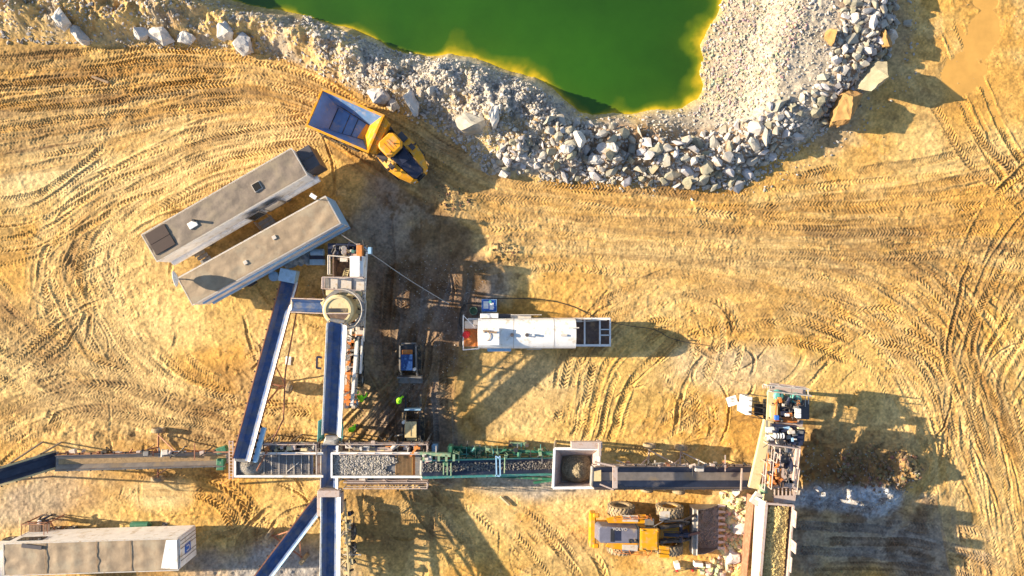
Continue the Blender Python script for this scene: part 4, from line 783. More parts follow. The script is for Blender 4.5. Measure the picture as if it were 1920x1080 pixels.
# ---------------------------------------------------------------- skid steer loaders
def skid(px, py, rz, label, roofm, bucket=True):
    q = W(px, py, 1.8); T = Thing('compact_loader', label, 'compact loader', (q.x, q.y, 0), rz)   # +x forward
    for s in (-1,1):
        b = MB(); pr = [(-1.2,.35),(-.9,.05),(.8,.05),(1.1,.35),(.8,.62),(-.9,.65)]; n = 6
        b.add([(x,s*.55,z) for x,z in pr]+[(x,s*.9,z) for x,z in pr], [(i,(i+1)%n,n+(i+1)%n,n+i) for i in range(n)]+[tuple(range(n)),tuple(range(2*n-1,n-1,-1))]); T.part('crawler_track', b, 'rubber')
        b = MB(); b.beam((-1.15,s*.62,1.5),(.6,s*.64,1.45),.13,.2); b.beam((.6,s*.64,1.45),(1.35,s*.62,.5),.13,.2); b.beam((-1.15,s*.62,1.55),(-1.2,s*.6,.7),.12,.2); T.part('lift_arm', b, 'steel' if bucket else 'black', bevel=.02)
    b = MB(); b.box((-.35,0,.75),(1.9,1.0,.6)); b.box((-1.0,0,1.2),(.7,1.05,.5)); T.part('body', b, 'black', bevel=.05)
    b = MB(); b.box((-1.38,0,1.15),(.1,1.15,.4)); [b.box((-1.42,s*.45,1.3),(.04,.1,.1)) for s in (-1,1)]; T.part('tail_guard', b, 'steel')
    b = MB(); b.box((-.72,-.05,1.5),(.36,.82,.12)); T.part('rear_panel', b, 'orange' if bucket else roofm, bevel=.02)
    b = MB(); b.box((.05,-.03,1.4),(1.15,.86,1.0)); cb = T.part('cab', b, 'black', bevel=.04)
    b = MB(); b.box((.05,-.03,1.95),(1.25,.92,.08)); T.part('cab_roof', b, roofm, bevel=.03)
    if not bucket:
        b = MB(); b.box((.0,0,2.02),(.9,.02,.02)); T.part('roof_seam', b, 'wood', cb)
    b = MB(); b.tube((.6,.55,1.5),(.6,.55,2.0),.12,10); T.part('work_lamp', b, 'white')
    if bucket:
        b = MB(); pr = [(1.35,.9),(1.25,.5),(1.35,.1),(1.95,.05)]
        for a, c in zip(pr[:-1], pr[1:]): b.plate((a[0],-.98,a[1]),(c[0],-.98,c[1]),(c[0],.98,c[1]),(a[0],.98,a[1]),.04)
        for s in (-1,1): b.add([(1.35,s*.98,.9),(1.25,s*.98,.5),(1.35,s*.98,.1),(1.95,s*.98,.05)],[(0,1,2,3)])
        b.box((1.38,0,.9),(.1,1.96,.08)); T.part('bucket', b, 'steel')
    else:
        b = MB(); b.box((1.4,0,.5),(.1,1.3,.7)); cgr = T.part('fork_carriage', b, 'lblue')
        for s in (-1,1): b = MB(); b.box((2.1,s*.62,.35),(1.3,.12,.06)); T.part('fork', b, 'black', cgr)
    return T
skid(764, 678, -math.pi/2, 'dark blue and orange tracked skid steer with its bucket down in the grey shade', mat('blue_glass_roof', (.02,.06,.2), .25, var=.4, scale=4, dirt=(.2,.45,.7), dirtamt=.12, dscale=3))
skid(770, 806, math.pi/2, 'cream-roofed skid steer with two forks beside the gravel screen walkway', 'cream', bucket=False)
# ---------------------------------------------------------------- people
def person(px, py, rz, label, pose='stand', helmet='hivis', vest='hivis', z0=None):
    p = W(px, py, 1.2); g = gz(p.x, p.y) if z0 is None else z0
    lean = {'stand': 0.05, 'bend': 0.55, 'hold': 0.3}[pose]
    J = {}; E = []
    def j(k, co, r): J[k] = (Vector(co), r)
    hx = 0; pel = Vector((0,0,.95)); ch = pel+Vector((math.sin(lean)*.45,0,math.cos(lean)*.45)); nk = ch+Vector((math.sin(lean)*.12,0,math.cos(lean)*.1)); hdv = nk+Vector((.06+.1*lean,0,.12))
    j('pel',pel,(.15,.12)); j('waist',pel.lerp(ch,.4),(.13,.11)); j('ch',ch,(.17,.12)); j('nk',nk,(.06,.06)); j('hd',hdv,(.095,.1)); j('top',hdv+Vector((.02,0,.1)),(.08,.08))
    E += [('pel','waist'),('waist','ch'),('ch','nk'),('nk','hd'),('hd','top')]
    for s, n_ in ((1,'L'),(-1,'R')):
        st = .12*s; j('hip'+n_,(0,s*.1,.88),(.095,.095)); j('kn'+n_,(.06+st*.4,s*.11,.48),(.062,.062)); j('an'+n_,(-.02+st*.6,s*.12,.09),(.042,.042)); j('toe'+n_,(.18+st*.6,s*.14,.05),(.045,.035))
        E += [('pel','hip'+n_),('hip'+n_,'kn'+n_),('kn'+n_,'an'+n_),('an'+n_,'toe'+n_)]
        sh_ = ch+Vector((0,s*.19,.02)); rea = {'stand': (.12,.06,-.5), 'bend': (.42,.08,-.3), 'hold': (.5,.05,-.15)}[pose]
        el = sh_+Vector((rea[0]*.4,s*(.09+rea[1]),rea[2]*.5-.08)); wr = sh_+Vector((rea[0],s*(.06+rea[1]),rea[2]-.03))
        j('sh'+n_,sh_,(.062,.062)); j('el'+n_,el,(.045,.045)); j('wr'+n_,wr,(.03,.03)); hv = (wr-el).normalized(); pm_ = wr+hv*.07; j('pm'+n_,pm_,(.035,.018))
        E += [('ch','sh'+n_),('sh'+n_,'el'+n_),('el'+n_,'wr'+n_),('wr'+n_,'pm'+n_)]
        for f in range(4):
            o = Vector((0,(f-1.5)*.019,0)); a_ = pm_+hv*(.055+.008*(f in (1,2)))+o; c_ = a_+hv*.03+Vector((.0,0,-.02)); j(f'f{f}{n_}',a_,(.008,.008)); j(f'g{f}{n_}',c_,(.007,.007)); E += [('pm'+n_,f'f{f}{n_}'),(f'f{f}{n_}',f'g{f}{n_}')]
        j('th'+n_,pm_+Vector((.02,-s*.045,0))-hv*.01,(.01,.01)); j('ti'+n_,pm_+Vector((.03,-s*.05,0))+hv*.025,(.008,.008)); E += [('pm'+n_,'th'+n_),('th'+n_,'ti'+n_)]
    keys = list(J); me = bpy.data.meshes.new('person'); me.from_pydata([J[k][0] for k in keys], [(keys.index(a), keys.index(b)) for a, b in E], [])
    T = Thing('person', label, 'person', (p.x, p.y, g), rz)
    bd = newobj('body', me, T.o); bd.modifiers.new('sk', 'SKIN')
    for k, v in zip(keys, me.skin_vertices[0].data): v.radius = J[k][1]
    me.skin_vertices[0].data[0].use_root = True
    sb = bd.modifiers.new('sub', 'SUBSURF'); sb.levels = 1; sb.render_levels = 2; me.materials.append(M['skin'])
    def cloth(name, pairs, grow, m):
        b = MB()
        for a, c in pairs:
            A, Cc = J[a], J[c]; b.tube(A[0], Cc[0], A[1][0]*grow+.012, 12, Cc[1][0]*grow+.012)
        return T.part(name, b, m, smooth=True)
    for n_ in 'LR': cloth('trouser_leg', [('hip'+n_,'kn'+n_),('kn'+n_,'an'+n_)], 1.12, 'trousers'); cloth('boot', [('an'+n_,'toe'+n_)], 1.25, 'black'); cloth('sleeve', [('sh'+n_,'el'+n_),('el'+n_,'wr'+n_)], 1.25, vest)
    b = MB(); u_ = (ch-pel).normalized(); b.lathe([(.17,-.05),(.175,.1),(.18,.3),(.21,.42),(.19,.52),(.09,.58),(.07,.58)], pel, u_, 18); v_ = T.part('jacket', b, vest, smooth=True); v_.scale = (1,1.12,1)
    b = MB(); b.lathe([(.001,.13),(.06,.125),(.11,.08),(.13,.02),(.135,0),(.17,-.005),(.165,-.02),(.12,-.02)], hdv+Vector((.01,0,.05)), (.1+lean*.3,0,1), 18); T.part('hard_hat', b, helmet, smooth=True)
    b = MB(); [b.box(hdv+Vector((.095,s*.035,.01)), (.02,.025,.012)) for s in (-1,1)]; b.box(hdv+Vector((.11,0,-.02)), (.03,.02,.04)); b.box(hdv+Vector((.095,0,-.055)), (.02,.05,.01)); T.part('face', b, 'skin')
    return T
person(676, 751, 1.4, 'worker in lime high-visibility clothing bending at the foot of the crusher chassis', 'bend')
person(748, 750, -.6, 'worker in lime high-visibility clothing standing below the blade of the blue skid steer', 'stand')
person(661, 805, 2.4, 'worker in lime high-visibility clothing and dark trousers above the gravel screen walkway', 'stand')
person(76, 979, .6, 'worker in dark clothing and a white hard hat at the steps above the ribbed trailer', 'hold', 'white', 'black')
# ---------------------------------------------------------------- conveyors
M['decksteel'] = mat('pale_deck_steel', (.30,.28,.30), .5, .2, var=.25, scale=2, dirt=(.36,.28,.2), dirtamt=.3)
def clutter(T, P, x0, y0, x1, y1, z0, z1, n, seed, mats=('dwhite','black','steel','navy','pink','darkgrey','cream','orange')):
    r = random.Random(seed)
    for i in range(n):
        x, y, z = r.uniform(x0,x1), r.uniform(y0,y1), r.uniform(z0,z1); b = MB(); k = i % 4; mm = mats[r.randrange(len(mats))]
        if k == 0: b.box(P(x,y,z), (r.uniform(.15,.5), r.uniform(.12,.4), r.uniform(.15,.4)), r.uniform(-.2,.2)); T.part('equipment_housing', b, mm, bevel=.02)
        elif k == 1:
            q = P(x,y,z); b.path([q, q+Vector((r.uniform(-.5,.5), r.uniform(-.5,.5), r.uniform(0,.3))), q+Vector((r.uniform(-.9,.9), r.uniform(-.9,.9), 0))], r.uniform(.02,.05)); T.part('hose', b, 'hosem')
        elif k == 2:
            q = P(x,y,z); a = r.choice([0, math.pi/2]); d_ = Vector((math.cos(a), math.sin(a), 0))*r.uniform(.2,.8); b.beam(q-d_, q+d_, r.uniform(.04,.1), r.uniform(.04,.1)); T.part('bracket', b, mm)
        else:
            q = P(x,y,z); a = r.uniform(0,3.1); d_ = Vector((math.cos(a), math.sin(a), 0))*r.uniform(.1,.3); b.tube(q-d_, q+d_, r.uniform(.06,.16), 10); T.part('motor', b, mm, smooth=True)
def shade_of(r, c):
    k = r.uniform(.65, 1.3); return tuple(min(.85, q*k) for q in c)
M['beltdust'] = mat('dusty_belt_centre', (.30,.25,.21), .7, var=.25, scale=2, dirt=(.45,.28,.1), dirtamt=.3, dscale=.5)
def conveyor(label, a, b_, wd, skirts=None, fines=None, beltm='belt', framem='rust', truss=.6, side='white', load=None, group=None, walk=None, legs=(), wheels=(), skirt=.35, trough=.28, drum=True, name='belt_conveyor', idler=True, end_z=None):
    """a, b_: (px, py, z) centre line of the belt"""
    A = W(*a); B = W(*b_); c = (A+B)/2; T = Thing(name, label, 'conveyor', (c.x, c.y, 0), 0); A -= T.o.location; B -= T.o.location
    u = (B-A).normalized(); v = Vector((0,0,1)).cross(u).normalized(); n = u.cross(v); h = wd/2; L = (B-A).length; up = n*trough
    b = MB(); s0 = [A+v*h+up, A+v*h*.45, A-v*h*.45, A-v*h+up]; s1 = [x+(B-A) for x in s0]
    b.add(s0+s1, [(i,i+1,4+i+1,4+i) for i in range(3)]); dn = n*-.03; b.add([x+dn for x in s0+s1], [(4+i,4+i+1,i+1,i) for i in range(3)])
    bl = T.part('belt', b, beltm)
    for s in (1,-1):
        b = MB(); o = v*s*(h+.06)+n*(trough-.04); b.beam(A+o, B+o, .07, .22, n); b.beam(A+o-n*truss, B+o-n*truss, .07, .12, n)
        k = max(2, int(L/1.5))
        for i in range(k+1):
            p = A.lerp(B, i/k)+o; b.beam(p, p-n*truss, .05, .05, v)
            if i < k: b.beam(p-n*(truss if i % 2 else 0), A.lerp(B,(i+1)/k)+o-n*(0 if i % 2 else truss), .04, .04, v)
        rl = T.part('side_truss', b, framem)
        sw = (skirts or {1: .12, -1: .12}).get(s, 0)
        if side and sw:
            b = MB(); o2 = v*s*(h+.0)+n*(trough+.02); b.plate(A+o2, B+o2, B+o2+v*s*sw+n*.18, A+o2+v*s*sw+n*.18, .02); T.part('skirt_plate', b, side, rl)
        if idler:
            b = MB(); m_ = int(L/.8)
            for i in range(1, m_): p = A.lerp(B, i/m_)+v*s*(h+.14)+n*(trough-.02); b.tube(p-v*s*.05, p+v*s*.1, .06, 6)
            T.part('idler_bracket', b, 'black', rl)
    b = MB(); b.box((0,0,0),(0.001,0.001,0.001)); b = MB(); m_ = max(2, int(L/2))
    for i in range(m_+1): p = A.lerp(B, i/m_)-n*(truss-trough); b.beam(p-v*(h+.06), p+v*(h+.06), .06, .06, n)
    T.part('cross_members', b, framem)
    if fines:
        b = MB(); q0 = n*.012; b.add([A+v*h*.42+q0, A-v*h*.42+q0, B-v*h*.42+q0, B+v*h*.42+q0], [(0,1,2,3)]); T.part('carried_fines', b, fines, bl)
    if drum:
        for p in (A, B): b = MB(); b.tube(p-v*(h-.02)-n*.16, p+v*(h-.02)-n*.16, .19, 14); T.part('drum', b, 'steel', smooth=True)
    if walk:
        for s in walk:
            b = MB(); o = v*s*(h+.45)+n*(trough-.15); b.beam(A+o, B+o, .6, .05, n); b.rail([A+v*s*(h+.75)+n*.1, B+v*s*(h+.75)+n*.1], .9, .025, 1.5); T.part('walkway', b, framem)
    for t, sp in legs:
        p = A.lerp(B, t)
        for s in (1,-1): b = MB(); b.beam(p+v*s*h-n*.2, Vector((p.x,p.y,0))+v*s*(h+sp), .12, .12); T.part('support_leg', b, framem)
    for t, sp in wheels:
        p = A.lerp(B, t); vh = Vector((v.x,v.y,0)).normalized()
        b = MB(); g0 = Vector((p.x,p.y,.5)); b.tube(g0-vh*sp, g0+vh*sp, .07, 8)
        for s in (1,-1): b.beam(g0+vh*s*(h+.1), p+vh*s*h+Vector((u.x,u.y,0))*1.2+Vector((0,0,u.z*1.2-.2)), .1, .1); b.beam(g0+vh*s*sp*.8, p-Vector((u.x,u.y,0))*2.0+vh*s*h+Vector((0,0,-u.z*2-.2)), .08, .08)
        T.part('axle_frame', b, framem)
        for s in (1,-1): wheel(T.o, g0+vh*s*sp, vh*s, .52, .36, tm='dusty_rubber', rm='dwhite', lugs=False, n=20)
    if load:
        r = random.Random(int(L*100)); it = []
        for _ in range(int(load[0]*L)):
            p = A+(B-A)*r.random()+v*r.uniform(-h*.6, h*.6)+n*.03; it.append((p.x, p.y, p.z, r.uniform(.05, load[1]), shade_of(r, load[2])))
        rubble('conveyed_rock', it, parent=bl)
    T.A, T.B, T.u, T.v, T.n, T.h = A, B, u, v, n, h; return T
CA = conveyor('long blue conveyor in a rusty red frame discharging onto the mesh screen', (543,528,1.3), (453,862,4.4), 1.05, wheels=((.62,1.35),), side='white', skirts={1: .26})
b = MB(); q = CA.p(541,522,1.6); b.box((q.x,q.y+.2,1.5),(1.3,1.0,.9),-.2); CA.part('tail_hopper', b, 'lblue', bevel=.04)
b = MB(); qa = CA.B+CA.v*1.0; b.beam(qa-CA.u*2.6, qa+CA.u*.0, .35, .4, CA.n); CA.part('drive_motor', b, 'lblue', bevel=.05)
b = MB(); [b.tube(qa-CA.u*(2.6-i*.5)-CA.v*.1+CA.n*.2, qa-CA.u*(2.6-i*.5)-CA.v*.45+CA.n*.2, .09, 8) for i in range(6)]; CA.part('gear_housing', b, 'black')
b = MB(); s_ = CA.v; b.path([CA.A+s_*1.0+CA.u*1.0-CA.n*.2, CA.A+s_*1.5+CA.u*7, CA.A+s_*1.9+CA.u*10.5-CA.n*1.3, CA.A+s_*1.3+CA.u*14.5], .06); CA.part('bracing_rod', b, 'rust')
conveyor('short level blue conveyor left of the round cone crusher bowl', (548,572,2.4), (622,575,2.6), .95, framem='pink', legs=((.3,.1),), truss=.4, side=None, idler=False)
CB = conveyor('steep blue conveyor with white side plates feeding the round cone crusher from the crossing belt', (622,812,3.0), (632,604,5.9), 1.1, framem='dwhite', side='white', skirts={-1: .3, 1: .08}, legs=((.35,.3),(.7,.3)), idler=False, truss=.8)
b = MB(); q = CB.A; b.plate(q+CB.v*.95+CB.n*.5-CB.u*.6, q+CB.v*.95+CB.n*.5+CB.u*1.2, q+CB.v*.6-CB.n*.1+CB.u*1.2, q+CB.v*.6-CB.n*.1-CB.u*.6); b.plate(q-CB.v*.95+CB.n*.5-CB.u*.6, q-CB.v*.95+CB.n*.5+CB.u*1.2, q-CB.v*.6-CB.n*.1+CB.u*1.2, q-CB.v*.6-CB.n*.1-CB.u*.6); CB.part('feed_box', b, 'teal')
b = MB(); q = CB.A.lerp(CB.B,.58)+CB.v*1.0; b.path([q, q+CB.v*.35, q+CB.v*.35+CB.u*.9, q+CB.u*.9], .08); CB.part('side_bracket', b, 'navy')
CC = conveyor('level blue crossing belt in pale steel between the mesh screen and the gravel screen', (618,913,2.9), (619,832,3.0), 1.1, skirts={-1: .22}, framem='dwhite', legs=((.1,.2),(.9,.2)), idler=False, side='white', truss=.5)
b = MB(); q = CC.B; b.prism([(q.x-.6,q.y-.1),(q.x+.6,q.y-.1),(q.x+.9,q.y+.6),(q.x-.3,q.y+.7)], 3.0, 3.7, top=[(q.x-.45,q.y,3.5),(q.x+.5,q.y,3.5),(q.x+.5,q.y+.45,3.9),(q.x-.1,q.y+.5,3.9)]); CC.part('transfer_chute', b, 'dwhite')
CD = conveyor('wide blue conveyor with a white side running off the bottom edge below the crossing belt', (620,918,2.6), (618,1110,4.4), 1.1, framem='dwhite', side='white', skirts={1: .34, -1: .08}, legs=((.5,.3),), idler=False, truss=.8)
b = MB(); q = CD.A; b.box((q.x+.05,q.y-.1,3.0),(1.7,.5,.8)); b.box((q.x-.75,q.y-1.0,2.8),(.3,1.8,.7)); b.box((q.x+.85,q.y-.9,2.8),(.3,1.6,.6)); CD.part('feed_boot', b, 'pink', bevel=.03)
for i, y in enumerate((998,1030)):
    wheel(CD.o, CD.p(661,y,.6), (1,0,0), .6, .45, rm='dwhite', lugs=False, n=20)
b = MB(); b.beam(CD.p(647,940,2.2), CD.p(655,1100,2.4), .12, .2); b.beam(CD.p(655,985,1.6), CD.p(655,1100,1.6), .2, .3); [b.box(CD.p(650,985+22*i,2.0), (.45,.25,.3)) for i in range(5)]; CD.part('side_machinery', b, 'cream')
conveyor('diagonal blue conveyor in a rusty frame running down to the left from the crossing belt', (601,938,1.5), (486,1090,3.4), .95, side='lblue', skirts={1: .16}, wheels=((.72,1.7),))
CL = conveyor('long sandy-loaded conveyor with a dark rusty frame left of the mesh screen', (425,858,1.2), (108,866,3.2), .95, beltm='beltdust', fines='sandbelt', side='steel', framem='rust', wheels=((.48,1.95),))
b = MB(); b.box(CL.p(417,843,1.6),(.8,.5,.5),.3); b.box(CL.p(415,870,1.4),(.6,.9,.5)); CL.part('end_guard', b, 'green', bevel=.05)
conveyor('steep dark conveyor with a pale side rail leaving the left edge of the picture', (108,860,2.6), (-30,902,5.2), 1.1, beltm='dbelt', side='cream', framem='steel', legs=((.3,.5),(.7,.9)), truss=1.2)
CE = conveyor('green conveyor carrying dark crushed stone from the white hopper to the gravel screen', (1048,871,1.8), (792,877,4.0), 1.15, beltm='dbelt', framem='green', side='teal', load=(110,.17,(.26,.24,.22)), legs=((.4,.3),(.75,.3)), truss=.9)
b = MB()
for (x0,y0,x1,y1,z) in ((845,838,1040,848,2.6),(850,852,1040,846,2.3),(845,838,850,852,2.5),(1000,905,1040,900,2.2),(930,893,1040,898,2.4),(1010,846,1040,853,2.8)): b.beam(CE.p(x0,y0,z), CE.p(x1,y1,z), .16, .22)
for i in range(10): b.beam(CE.p(850+i*19,839,2.6), CE.p(858+i*19,852,2.4), .07, .07)
CE.part('green_truss', b, 'green'); clutter(CE, CE.p, 850, 838, 1030, 856, 2.4, 3.0, 40, 20, ('green','lgreen','steel','black','teal')); clutter(CE, CE.p, 795, 852, 850, 864, 4.0, 4.4, 14, 21, ('green','red','black','dwhite'))
b = MB(); b.box(CE.p(880,845,2.2),(2.4,.55,.7)); b.box(CE.p(845,850,3.2),(.35,1.3,.9)); b.box(CE.p(836,861,3.6),(.4,.8,.8)); CE.part('drive_guard', b, 'green', bevel=.06)
b = MB(); b.prism([(p.x,p.y) for p in (CE.p(787,848,4.3),CE.p(787,853,4.3),CE.p(845,857,4.3),CE.p(845,851,4.3))], 3.9, 4.3); [b.box(CE.p(795+14*i,858,4.2),(.18,.5,.2)) for i in range(5)]; CE.part('head_guard', b, 'lgreen')
b = MB(); [b.path([CE.p(x,868,4.2), CE.p(x,893,3.8)], .05) for x in (832,839,846)]; b.rail([CE.p(852,843,3.2), CE.p(862,846,3.2), CE.p(862,861,3.2)], .9, .03, .8); [b.beam(CE.p(x,836,3.2), CE.p(x+2,856,3.0), .05, .05) for x in (890,910,922,932)]; b.path([CE.p(947,854,3.8),CE.p(946,887,3.6)],.05); [b.beam(CE.p(a,b2,2.9), CE.p(a+8,b2+8,2.9),.05) for a,b2 in ((882,840),(912,841),(945,845))]; CE.part('guard_rail', b, 'lgreen')
b = MB(); 
for x in (930,937): b.beam(CE.p(x,856,4.4), CE.p(x+1,892,4.4), .1, .1); [b.beam(CE.p(x,y,4.4), CE.p(x,y,2.6), .1, .1) for y in (856,892)]
b.beam(CE.p(930,856,4.4), CE.p(937,859,4.4), .1, .1); b.beam(CE.p(930,891,4.4), CE.p(937,893,4.4), .1, .1); CE.part('gantry', b, 'lblue')
CF = conveyor('long dark blue conveyor in rusty steel rising from the jaw crusher to the white hopper', (1408,893,1.5), (1112,893,4.0), 1.5, beltm='dbelt', framem='pink', side='darkgrey', fines='beltdust', wheels=((.62,1.75),(.42,1.75)), legs=())
b = MB(); b.beam(CF.p(1153,876,4.7), CF.p(1153,915,4.7), .35, .2); CF.part('brace_bar', MB().beam(CF.p(1115,866,4.5), CF.p(1160,876,4.5), .12, .15), 'pink'); CF.part('brace_bar', MB().beam(CF.p(1125,908,4.3), CF.p(1150,918,4.3), .1, .1), 'pink'); [b.beam(CF.p(1153,y,4.7), CF.p(1153,y,3), .15, .15) for y in (877,914)]; CF.part('cross_bar', MB().beam(CF.p(1391,878,2.6), CF.p(1389,920,2.6), .1, .12), 'pink'); CF.part('cross_gantry', b, 'pink')
b = MB(); b.box(CF.p(1120,888,3.95),(.55,1.1,.12)); CF.part('head_plate', b, 'cream'); b = MB(); b.box(CF.p(1311,878,2.6),(.7,.45,.35)); CF.part('drive_motor', b, 'dwhite', bevel=.06)
b = MB(); b.path([CF.p(1156,863,3),CF.p(1180,873,2.6)],.05); b.path([CF.p(1190,875,2.5),CF.p(1240,868,2.2),CF.p(1340,880,2.2)],.04); CF.part('bracing_rod', b, 'dwhite')
# ---------------------------------------------------------------- screens
def screen(label, x0, y0, x1, y1, zt, build, zb=1.6):
    c = W((x0+x1)/2, (y0+y1)/2, zt); T = Thing('screening_box', label, 'screen', (c.x, c.y, 0), 0)
    a = T.p(x0, y1, zt); b2 = T.p(x1, y0, zt); ax, ay, bx, by = a.x, a.y, b2.x, b2.y
    b = MB(); t = .08
    b.box(((ax+bx)/2, ay, (zt+zb)/2), (bx-ax, t, zt-zb)); b.box(((ax+bx)/2, by, (zt+zb)/2), (bx-ax, t, zt-zb)); b.box((ax, (ay+by)/2, (zt+zb)/2), (t, by-ay-t, zt-zb)); T.part('side_wall', b, 'dwhite')
    b = MB(); b.beam((ax-.05,ay,zt),(bx+.2,ay,zt),.16,.1); b.beam((ax-.05,by,zt),(bx+.2,by,zt),.16,.1); b.beam((ax,ay,zt+.01),(ax,by,zt+.01),.14,.1); T.part('rim', b, 'white')
    b = MB(); [b.box((ax+(bx-ax)*tt, y, zb-.2), (.3,.3,.5)) for tt in (.05,.5,.95) for y in (ay,by)]; [b.beam((ax,y,zb-.35),(bx,y,zb-.35),.2,.3) for y in (ay,by)]; [b.beam((ax+(bx-ax)*tt,y,zb-.4),(ax+(bx-ax)*tt,y,0),.2,.2) for tt in (.08,.92) for y in (ay,by)]; T.part('support_frame', b, 'pink')
    build(T, ax, ay, bx, by, zt); return T
def s1(T, ax, ay, bx, by, zt):
    z = zt-.3; b = MB(); b.box(((ax+bx)/2-.3,(ay+by)/2,z-.03),(bx-ax-.7,by-ay-.1,.04)); T.part('screen_deck', b, 'decksteel')
    b = MB(); xs = ax+2.0
    while xs < bx-.7: b.box((xs,(ay+by)/2,z+.02),(.025,by-ay-.15,.03)); xs += .14
    ys = ay+.15
    while ys < by: b.box(((ax+bx)/2+.3,ys,z+.03),(bx-ax-2.3,.025,.03)); ys += .14
    T.part('wire_mesh', b, 'steel')
    b = MB(); [b.box((ax+2.1+i*.57,(ay+by)/2,z+.06),(.05,by-ay-.15,.05)) for i in range(8)]; b.beam((bx-2.6,ay+.3,z+.07),(bx-1.7,ay+1.0,z+.07),.06,.04); T.part('tension_bar', b, 'dwhite')
    b = MB(); b.add([(bx-.5,ay+.05,z-.1),(bx+.05,ay+.15,z-.5),(bx+.05,by-.15,z-.5),(bx-.5,by-.05,z-.1)],[(0,1,2,3)]); T.part('discharge_lip', b, 'pink')
    it = []; r = random.Random(4)
    for _ in range(2600):
        a = r.uniform(0,6.28); rad = r.random()**.6; x = ax+1.05+rad*1.0*math.cos(a); y = (ay+by)/2-.1+rad*.82*math.sin(a)
        if ay+.08 < y < by-.08 and x > ax+.1: it.append((x,y,z+.75*(1-rad)-.02,r.uniform(.05,.12),rockcol(r,.26,.42)))
    rubble('gravel_heap', it, parent=T.o)
    b = MB(); b.lathe([(1.0,0),(.5,.36),(.001,.72)],(ax+1.05,(ay+by)/2-.1,z-.03),(0,0,1),20); T.part('heap_core', b, mat('gravel_core',(.3,.27,.23),.9,bump=.5))
S1 = screen('mesh-decked screen box with a gravel heap at its left end', 441, 850, 601, 893, 3.6, s1)
def s2(T, ax, ay, bx, by, zt):
    z = zt-.28; b = MB(); b.box(((ax+bx)/2,(ay+by)/2,z-.05),(bx-ax-.1,by-ay-.1,.05)); T.part('screen_deck', b, 'steel')
    r = random.Random(8); it = []
    for _ in range(5200):
        x = ax+.1+r.random()*(4.9); y = r.uniform(ay+.1,by-.1)
        if x > ax+4.3+.5*math.sin(y*5)+r.uniform(-.3,.3): continue
        it.append((x,y,z+r.random()*.12,r.uniform(.07,.17),rockcol(r,.28,.55)))
    rubble('gravel_layer', it, parent=T.o)
    x1 = bx-.75; b = MB(); b.box((x1-.6,(ay+by)/2,z),(1.3,by-ay-.12,.03)); T.part('fine_mesh', b, 'amber'); b = MB(); [b.box((x1-1.2+i*.1,(ay+by)/2,z+.03),(.02,by-ay-.14,.02)) for i in range(12)]; T.part('mesh_wire', b, 'wood')
    b = MB(); b.add([(x1+.05,ay+.05,z+.04),(x1+.6,ay+.1,z-.15),(x1+.6,by-.1,z-.15),(x1+.05,by-.05,z+.04)],[(0,1,2,3)]); T.part('discharge_plate', b, 'orange')
S2 = screen('gravel-covered screen box with an amber mesh end, between the crossing belt and the green conveyor', 622, 850, 790, 894, 3.8, s2)
def walkway(label, x0, y0, x1, y1, z, clutter, seed):
    c = W((x0+x1)/2, (y0+y1)/2, z); T = Thing('walkway', label, 'walkway', (c.x, c.y, 0), 0); a = T.p(x0,y1,z); d2 = T.p(x1,y0,z)
    b = MB(); b.box(((a.x+d2.x)/2,(a.y+d2.y)/2,z-.03),(d2.x-a.x,d2.y-a.y,.05)); T.part('deck', b, 'deckbrown')
    b = MB(); b.rail([(a.x,a.y,z),(d2.x,a.y,z)],1.0,.035,1.3); b.rail([(a.x,d2.y,z),(d2.x,d2.y,z),(d2.x,a.y,z)],1.0,.035,1.3); T.part('railing', b, 'pink')
    b = MB(); [b.beam((a.x+(d2.x-a.x)*t,y,z-.05),(a.x+(d2.x-a.x)*t,y,0),.1,.1) for t in (.03,.5,.97) for y in (a.y+.1,d2.y-.1)]; T.part('post', b, 'steel')
    r = random.Random(seed); globals()['clutter'](T, T.p, x0+4, y0+3, x1-4, y1-3, z+.1, z+.6, clutter*5, seed+30)
    for i in range(clutter):
        b = MB(); x = a.x+.6+(d2.x-a.x-1.4)*i/max(1,clutter-1); sx = r.uniform(.4,1.7); b.box((x,(a.y+d2.y)/2+r.uniform(-.15,.15),z+.22),(sx,r.uniform(.25,.4),.35),r.uniform(-.05,.05)); T.part('equipment_box', b, ['dwhite','steel','cream','pink','darkgrey'][i%5], bevel=.04)
    return T
walkway('cluttered walkway above the gravel screen box with pinkish railings', 642, 828, 804, 846, 3.2, 7, 1)
walkway('narrow railed walkway below the gravel screen box', 650, 898, 804, 909, 3.2, 0, 2)
walkway('cluttered walkway above the mesh screen box', 487, 828, 600, 846, 3.0, 6, 3)
T = Thing('control_lever', 'bright orange lever arm standing at the corner of the gravel screen', 'lever', W(775,846,4).xy.to_3d(), 0); b = MB(); b.beam(T.p(783,836,4.2), T.p(770,855,4.0), .16,.1); b.beam(T.p(770,855,4.0),T.p(771,852,0),.1,.1); tag(T.part('arm', b, 'orange'))
T = Thing('access_ladder', 'rusty ladder platform at the left end of the mesh screen box', 'ladder', W(433,860,3).xy.to_3d(), 0)
b = MB(); [b.beam(T.p(x,826,3.4),T.p(x,898,3.2),.08,.08) for x in (430,437)]; [b.beam(T.p(429,828+i*6,3.4),T.p(438,828+i*6,3.4),.05,.05) for i in range(12)]; T.part('ladder', b, 'pink'); b = MB(); b.beam(T.p(438,893,2.6),T.p(417,907,.4),.12,.1); [b.beam(T.p(x,y,3.2),T.p(x,y,0),.1,.1) for x in (430,437) for y in (828,895)]; T.part('brace', b, 'orange')
